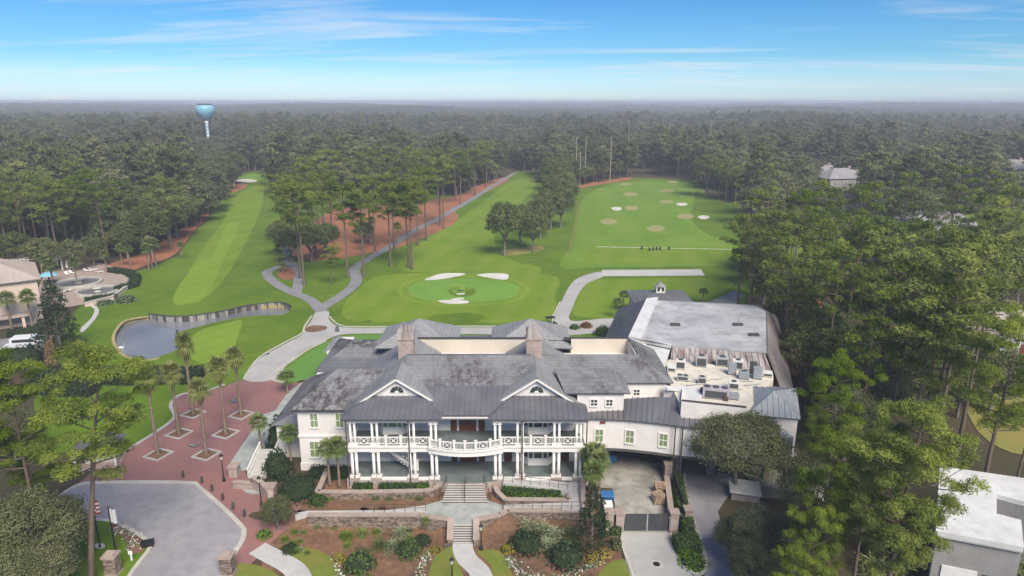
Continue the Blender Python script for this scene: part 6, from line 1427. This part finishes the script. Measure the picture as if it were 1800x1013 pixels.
# ---- vans
def van(px, py, rz, label):
    p = GH(px, py); t = thing('parked_van', label, 'van', p, 'vans by the resort', rz); ORG[t.name] = Vector()
    prof = [(-2.6, .35), (-2.6, 2.1), (-2.3, 2.35), (1.2, 2.35), (1.9, 1.5), (2.6, 1.2), (2.7, .35)]
    mb = MB().prism([(x, z) for x, z in prof], -.95, .95); mb.v = [(x, z, y) for x, y, z in mb.v]; mb.build('body', 'van_white', t)
    for s in (-1, 1): mb = MB().prism([(-2.2, 1.35), (-2.2, 2.0), (1.1, 2.0), (1.5, 1.4)], s*.96 - .01, s*.96 + .01); mb.v = [(x, z, y) for x, y, z in mb.v]; mb.build('side_window', 'glass_dark', t)
    MB().hexa([(1.3, -.8, 2.2), (1.85, -.8, 1.58), (1.85, .8, 1.58), (1.3, .8, 2.2), (1.36, -.8, 2.26), (1.92, -.8, 1.6), (1.92, .8, 1.6), (1.36, .8, 2.26)]).build('windscreen', 'glass_dark', t); MB().box(-2.63, -2.6, -.75, .75, 1.3, 2.0).build('rear_window', 'glass_dark', t)
    for x in (-1.7, 1.75):
        for y in (-.9, .9): w_ = MB().tube([(x, y - .12, .36), (x, y + .12, .36)], .36, 14).build('wheel', 'tyre', t); MB().tube([(x, y - .13, .36), (x, y + .13, .36)], .18, 10).build('hub', 'ac_grey', w_)
    for y in (-.7, .7): MB().box(2.6, 2.72, y - .18, y + .18, .75, .95).build('headlight', 'lens', t)
zone('road', [(-20, 640), (90, 600), (95, 590), (60, 588), (-20, 600)], 'asphalt_path', .04, smooth=False)
van(52, 612, R(14), 'white van parked nearer the dark cedar'); van(38, 628, R(12), 'white van with dark windows parked beside the bushes')
# ---- resort building at left
def cpx(x, y, z):
    dz = z - HC; f_ = y*CP - dz*SP; return 900 + FPX*x/f_, 506.5 - FPX*(y*SP + dz*CP)/f_
e = P(64, 490, 9.2); rb = thing('resort_building', 'cream resort building with tan tiled hip roof beside the terrace', 'building', (e.x, e.y, 0), None, R(37))
LX, DY = 32, 17
MB().box(-LX, 0, .6, DY, -.2, 9.1).build('wall', 'resort_cream', rb)
hp = [(-LX - .7, -.1, 9.1), (.7, -.1, 9.1), (.7, DY + .7, 9.1), (-LX - .7, DY + .7, 9.1)]; h0, h1 = (-LX + 8, DY/2, 13.2), (-8, DY/2, 13.2)
mb = MB()
for q in ([hp[0], hp[1], h1, h0], [hp[1], hp[2], h1], [hp[2], hp[3], h0, h1], [hp[3], hp[0], h0]): mb.slab(q, .25)
ro = mb.build('roof', 'tile_tan', rb); seams(ro, [hp[0], hp[1], h1, h0], (1, 0, 0), 'tile_tan', 1.1, .16, .09); seams(ro, [hp[1], hp[2], h1], (0, 1, 0), 'tile_tan', 1.1, .16, .09)
MB().box(-LX - .3, .3, .3, DY + .3, 8.75, 9.08).build('eave_board', 'trim_white', rb)
for k in range(3): window(rb, (0, 4 + k*4.5, 6.3), 1.6, 1.8, (1, 0), 'glass_dark')
for k in range(3): window(rb, (-12 - k*6, .6, 6.0), 1.6, 1.8, (0, -1), 'glass_dark')
MB().box(-LX, -2, -2.0, .6, 2.4, 2.8).build('canopy', 'tile_tan', rb)
for k in range(6): MB().box(-LX + .4 + k*5.6, -LX + .9 + k*5.6, -1.8, -1.3, 0, 2.4).build('canopy_post', 'resort_cream', rb)
# terrace with basins, pergola and loungers
zone('terrace', [(70, 540), (75, 490), (110, 468), (165, 462), (205, 472), (232, 488), (228, 505), (195, 520), (150, 535)], 'stone_cap', .05)
for px, py, r, lb in [(138, 499, 5.2, 'round white walled fountain basin on the terrace'), (172, 514, 4.6, 'oval pool basin nearer the terrace wall')]:
    p = GH(px, py); t = thing('fountain_basin', lb, 'basin', p); ORG[t.name] = Vector()
    MB().lathe([(r, -.1), (r, .6), (r - .6, .6), (r - .6, .25)], (0, 0, 0), 24).build('rim', 'kerb_concrete', t); MB().lathe([(r - .6, .2), (r - .6, .32), (.1, .33)], (0, 0, 0), 24).build('water', 'water', t); MB().lathe([(.9, .2), (.5, .8), (1.0, 1.0), (.1, 1.3)], (0, 0, 0), 12).build('pedestal', 'kerb_concrete', t)
garden_wall('terrace_wall', [GH(150, 540), GH(198, 528), GH(236, 500), GH(238, 488)], -.1, .9, .5, 'low cream wall along the resort terrace edge', mat='resort_cream', cap='kerb_concrete')
p = GH(78, 472); t = thing('pergola', 'white flat pergola on posts beside the resort', 'pergola', p, None, R(8)); MB().box(-6.3, 6.3, -3.2, -2.9, 3.0, 3.3).box(-6.3, 6.3, 2.9, 3.2, 3.0, 3.3).build('beam', 'trim_white', t)
for k in range(14): MB().box(-6 + k*.92, -5.85 + k*.92, -3.6, 3.6, 3.3, 3.5).build('rafter', 'trim_white', t)
for sx in (-6, -2, 2, 6):
    for sy in (-3, 3): MB().box(sx - .2, sx + .2, sy - .2, sy + .2, 0, 3.0).build('post', 'trim_white', t)
for i, (px, py) in enumerate([(112, 478), (122, 476), (118, 484), (128, 482), (155, 478), (165, 476), (175, 480), (112, 515), (122, 513)]):
    p = GH(px, py); t = thing('sun_lounger', 'white sun lounger on the resort terrace', 'sun lounger', p, 'loungers on the terrace', i*.4); MB().box(-.35, .35, -1.0, .5, .3, .38).build('seat', 'cloth_white', t); MB().hexa([(-.35, .5, .3), (.35, .5, .3), (.35, 1.1, .8), (-.35, 1.1, .8), (-.35, .5, .38), (.35, .5, .38), (.35, 1.06, .88), (-.35, 1.06, .88)]).build('backrest', 'cloth_white', t)
    for sx in (-.3, .3):
        for sy in (-.8, .4): MB().box(sx - .03, sx + .03, sy - .03, sy + .03, 0, .3).build('leg', 'cloth_white', t)
for px, py, c_, lb in [(120, 478, 'cloth_white', 'closed white parasol on the resort terrace'), (88, 500, 'paint_sky', 'blue green parasol at the resort corner')]:
    p = GH(px, py); t = thing('parasol', lb, 'parasol', p); ORG[t.name] = Vector(); MB().tube([(0, 0, 0), (0, 0, 3.2)], .05, 6).build('pole', 'ac_grey', t); MB().lathe([(.45, 1.2), (.35, 2.2), (.05, 3.3)] if 'closed' in lb else [(2.2, 2.3), (1.2, 2.9), (.05, 3.3)], (0, 0, 0), 8).build('canopy', c_, t)
# three brown bundled palms by the hedge
for px, h, lb in [(88, 4.2, 'shortest tied brown cypress beside the hedge'), (93, 5.0, 'middle tied brown cypress beside the hedge'), (100, 6.0, 'tallest tied brown cypress beside the hedge')]:
    p = GH(px, 652); q = np.array([[.42*(1 - f_**2)*math.cos(a) + 0, .42*(1 - f_**2)*math.sin(a), .3 + f_*h] for f_, a in zip(RNG.random(420), RNG.random(420)*6.28)]); nn_ = q*np.array([1, 1, 0]) + 1e-3; nn_ /= np.linalg.norm(nn_, axis=1, keepdims=True)
    me = leaf_shell(q, nn_, .3, .5, 'foliage', 'leaf_dead'); t = thing('brown_cypress', lb, 'tree', p); o = bpy.data.objects.new('foliage', me); COL.objects.link(o); o.parent = t; ORG[t.name] = Vector(); MB().tube([(0, 0, 0), (0, 0, h*.9)], [.25, .06], 7).build('trunk', 'bark_palm', t)
# ---- white roofed house at lower right
hs = thing('white_roofed_house', 'grey shingled house with broad white flat roof at the wood edge', 'house', (48, 57, 0)); zr = 6.0
hv = [pz(1652, 819, zr), pz(1830, 845, zr), pz(1850, 895, zr), pz(1752, 869, zr), pz(1752, 903, zr), pz(1795, 914, zr), pz(1800, 962, zr), pz(1645, 933, zr)]
MB().prism(hv, zr - .45, zr).build('roof_deck', 'membrane_white', hs)
inn = [(x + (47 - x)*.03, y + (57 - y)*.03) for x, y in hv]; MB().prism(inn, -.5, zr - .45).build('wall', 'shingle_grey', hs)
MB().prism([(x + (47 - x)*-.004, y + (57 - y)*-.004) for x, y in hv], zr - .6, zr - .46).build('eave_board', 'ac_grey', hs)
a, b = Vector(inn[7]), Vector(inn[6]); d = (b - a).normalized()
for k, (s0, s1, z0, z1, nm, mt) in enumerate([(.12, .55, .2, 2.6, 'garage_door', 'cloth_white'), (.62, .9, .6, 2.4, 'window', 'glass_dark')]): MB().obox(a.lerp(b, s0), a.lerp(b, s1), .1, z0, z1, -.06).build(nm, mt, hs)
q0 = Vector(hv[7]); MB().tube([(q0.x + 3.2, q0.y + 2.5, zr), (q0.x + 3.2, q0.y + 2.5, zr + .5)], .12, 8).build('vent_pipe', 'ac_grey', hs)
# ---- houses among the trees
HOUSES = []
def house(px, py, w, dp, h, rz, label, mat='roof_mauve', wall='shingle_grey'):
    p = G(px, py); t = thing('house', label, 'house', p, None, rz); houses_clear.append((p.x, p.y, max(w, dp)*.62)); HOUSES.append((p.x, p.y, w))
    MB().box(-w/2, w/2, -dp/2, dp/2, -.2, h).build('wall', wall, t); W_, D_ = w/2 + .6, dp/2 + .6; b = [(-W_, -D_, h), (W_, -D_, h), (W_, D_, h), (-W_, D_, h)]; r0_, r1_ = (-w*.22, 0, h + dp*.3), (w*.22, 0, h + dp*.3); mb = MB()
    for q in ([b[0], b[1], r1_, r0_], [b[1], b[2], r1_], [b[2], b[3], r0_, r1_], [b[3], b[0], r0_]): mb.slab(q, .2)
    ro = mb.build('roof', mat, t); MB().box(w*.1, w*.1 + 1.2, -.6, .6, h + dp*.15, h + dp*.3 + 1.0).build('chimney', 'old_brick', ro)
    for k in range(4): window(t, (-w/2 + w*(k + .5)/4, -dp/2, h*.6), 1.3, 1.5, (0, -1), 'glass_dark')
    MB().box(-.6, .6, -dp/2 - .08, -dp/2 + .05, 0, 2.2).build('door', 'wood_door', t); mb = MB().box(w/2 - 5, w/2 - .5, -dp/2 - 5, -dp/2 + .2, -.2, h*.7); mb.build('garage', wall, t); mb = MB().slab([(w/2 - 5.5, -dp/2 - 5.5, h*.7), (w/2, -dp/2 - 5.5, h*.7), (w/2 - 2.75, -dp/2, h*.7 + 2.2)], .15); mb.build('garage_roof', mat, t)
house(1478, 332, 24, 15, 6, R(10), 'mauve roofed house among trees beyond the right wood', 'roof_mauve', 'shingle_grey'); house(1445, 322, 18, 13, 6, R(-15), 'low grey house beside the mauve roofed one', 'roof_mauve'); house(1775, 318, 26, 16, 7, R(-8), 'pale roofed house far off behind tall pines', 'roof_mauve')
house(1745, 610, 13, 10, 4.5, R(20), 'tan roofed house half hidden by leaning pines', 'tile_tan', 'shingle_grey'); house(1640, 415, 22, 12, 5, R(-25), 'grey roofed house glimpsed through the right wood', 'roof_mauve', 'cloth_white'); house(890, 297, 14, 10, 4, 0, 'little pale house at the end of the centre fairway', 'roof_mauve', 'cloth_white'); house(1135, 302, 18, 10, 4, 0, 'low white house behind the range end', 'membrane_white', 'cloth_white')
# ================================================================== the woods beyond
rs = random.Random(5); cand = []
def patch(x, y): return math.sin(x*.013 + 1.3*math.sin(y*.007))*math.cos(y*.011 + .9*math.sin(x*.009))
near_pts = TREES[:]
y = 118.0
while y < 5600:
    step = 8.6 if y < 420 else (9.5 if y < 1000 else (15 if y < 2200 else 24))
    xm = (1.0*y + 70 if y < 1300 else .82*y + 70); x = -xm
    while x < xm:
        X = x + rs.uniform(-.45, .45)*step; Y = y + rs.uniform(-.45, .45)*step
        hid = any(abs(X/Y - hx/hy) < (hw*.4)/hy and hy - 105 < Y < hy for hx, hy, hw in HOUSES if hy > 250)
        thin = X > 55 and Y < 340 and rs.random() < .5
        if hid or thin: x += step; continue
        if not openland(X, Y) and (Y > 420 or clear_of(X, Y)): cand.append((X, Y))
        x += step
    y += step
def kind_of(X, Y):
    q = patch(X, Y) + rs.gauss(0, .45)
    return 'pine' if q > .12 else ('oak' if q > -.72 else 'bare')
cand = [(X, Y, kind_of(X, Y)) for X, Y in cand if not (abs(X - wp.x) < 6 and abs(Y - 560) < 6)]
cand.sort(key=lambda c: c[1]*1.0 + abs(c[0])*.25)
n_ind = 190
for X, Y, k in cand[:n_ind]:
    if k == 'pine': pr = PM; hh = rs.uniform(18, 25)/22; lb = 'tall pine in the dense wood round the golf course'
    elif k == 'oak': pr = OM; hh = rs.uniform(11, 17)/13; lb = 'rounded oak in the dense wood round the golf course'
    else: pr = BM; hh = rs.uniform(12, 17)/14; lb = 'leafless grey tree in the dense wood round the golf course'
    put_tree({'pine': 'pine_tree', 'oak': 'oak_tree', 'bare': 'bare_tree'}[k], rs.choice(pr), (X, Y, 0), hh*rs.uniform(.95, 1.2), rs.uniform(0, 6.28), lb, 'tree', 'wood trees: ' + k, sz=hh)
# the far mass of trees: one object of instances
FAR = bpy.data.collections.new('far_tree_kinds')
protos = []
for i, k in enumerate(['pine', 'pine', 'pine', 'oak', 'oak', 'oak', 'bare']):
    tr, cr = far_tree(k, 200 + i)
    # trunk and crown in one mesh
    nv = len(tr.vertices)
    a = np.empty(nv*3, np.float32); tr.vertices.foreach_get('co', a); b = np.empty(len(cr.vertices)*3, np.float32); cr.vertices.foreach_get('co', b)
    def lp(me):
        l = np.empty(len(me.loops), np.int32); me.loops.foreach_get('vertex_index', l); s = np.empty(len(me.polygons), np.int32); me.polygons.foreach_get('loop_total', s); return l, s
    l1, s1 = lp(tr); l2, s2 = lp(cr)
    me = raw_mesh('far_tree', np.concatenate([a.reshape(-1, 3), b.reshape(-1, 3)]), np.concatenate([l1, l2 + nv]), np.concatenate([s1, s2]))
    t2 = np.full(len(s2), .5, np.float32)
    if 'tint' in cr.attributes: cr.attributes['tint'].data.foreach_get('value', t2)
    at = me.attributes.new('tint', 'FLOAT', 'FACE'); at.data.foreach_set('value', np.concatenate([np.full(len(s1), .5, np.float32), t2]))
    me.materials.append(tr.materials[0]); me.materials.append(cr.materials[0])
    me.polygons.foreach_set('material_index', np.concatenate([np.zeros(len(s1), np.int32), np.ones(len(s2), np.int32)]))
    o = bpy.data.objects.new('far_tree_%02d' % i, me); FAR.objects.link(o); protos.append(o)
pts = []; sc = []; rot = []; idx = []
for X, Y, k in cand[n_ind:]:
    hill = sstep(1000, 2400, Y)*max(0, 6 + 6*math.sin(X*.0021 + 1)*math.cos(Y*.0013) + 5*math.sin(X*.0057 + Y*.002) + 2.5*math.sin(X*.013 - Y*.004)); pts.append((X, Y, hill))
    s = rs.uniform(.85, 1.35)*(1 + .45*sstep(900, 2600, Y)*0 + (.35 if Y > 1000 else 0))
    sv = rs.choice((rs.uniform(.65, .95), rs.uniform(.85, 1.1), rs.uniform(1.0, 1.38)))
    if Y > 1000: sv = min(sv, 1.08)
    if 200 < Y < 570 and abs(X/Y - wp.x/560) < .03: sv = min(sv, .72)
    sc.append((s, s, sv*(1 + .12*patch(X*.5, Y*.5)))); rot.append((0, 0, rs.uniform(0, 6.28)))
    idx.append(rs.choice((0, 1, 2)) if k == 'pine' else (rs.choice((3, 4, 5)) if k == 'oak' else 6))
me = bpy.data.meshes.new('woods'); me.vertices.add(len(pts)); me.vertices.foreach_set('co', np.array(pts, np.float32).ravel())
for nm, data, typ in (('tscale', sc, 'FLOAT_VECTOR'), ('trot', rot, 'FLOAT_VECTOR')):
    at = me.attributes.new(nm, typ, 'POINT'); at.data.foreach_set('vector', np.array(data, np.float32).ravel())
at = me.attributes.new('tidx', 'INT', 'POINT'); at.data.foreach_set('value', np.array(idx, np.int32))
me.update()
woods = link('woods', me); tag(woods, 'dense grey green woodland stretching away to the hazy horizon', 'woodland', None, 'stuff')
g = bpy.data.node_groups.new('scatter_trees', 'GeometryNodeTree')
g.interface.new_socket('Geometry', in_out='INPUT', socket_type='NodeSocketGeometry'); g.interface.new_socket('Geometry', in_out='OUTPUT', socket_type='NodeSocketGeometry')
gi = g.nodes.new('NodeGroupInput'); go = g.nodes.new('NodeGroupOutput'); ip = g.nodes.new('GeometryNodeInstanceOnPoints'); ci = g.nodes.new('GeometryNodeCollectionInfo')
ci.inputs['Collection'].default_value = FAR; ci.inputs['Separate Children'].default_value = True; ci.inputs['Reset Children'].default_value = True
def nattr(nm, dt):
    n = g.nodes.new('GeometryNodeInputNamedAttribute'); n.data_type = dt; n.inputs['Name'].default_value = nm
    return [o for o in n.outputs if o.enabled][0]
g.links.new(gi.outputs[0], ip.inputs['Points']); g.links.new(ci.outputs[0], ip.inputs['Instance']); ip.inputs['Pick Instance'].default_value = True
g.links.new(nattr('tidx', 'INT'), ip.inputs['Instance Index']); g.links.new(nattr('tscale', 'FLOAT_VECTOR'), ip.inputs['Scale'])
g.links.new(nattr('trot', 'FLOAT_VECTOR'), ip.inputs['Rotation'])
g.links.new(ip.outputs[0], go.inputs[0])
md = woods.modifiers.new('trees', 'NODES'); md.node_group = g
# air
mb = MB().box(-7400, 7400, -400, 7800, -2.4, 46)
hz = mb.build('haze', None); tag(hz, 'thin pale haze lying over the whole landscape', 'haze', None, 'stuff')
m, t = newmat('haze_air'); t = NT(t)
vv = t.n('ShaderNodeVolumePrincipled', ins={'Color': (.80, .84, .95, 1), 'Density': .00042, 'Anisotropy': 0.0})
oo = t.n('ShaderNodeOutputMaterial'); t.t.links.new(vv.outputs[0], oo.inputs['Volume'])
hz.data.materials.append(m)
print('TREES', len(TREES), 'cand', len(cand), 'tris', sum(len(m.loops) - 2*len(m.polygons) for m in bpy.data.meshes))
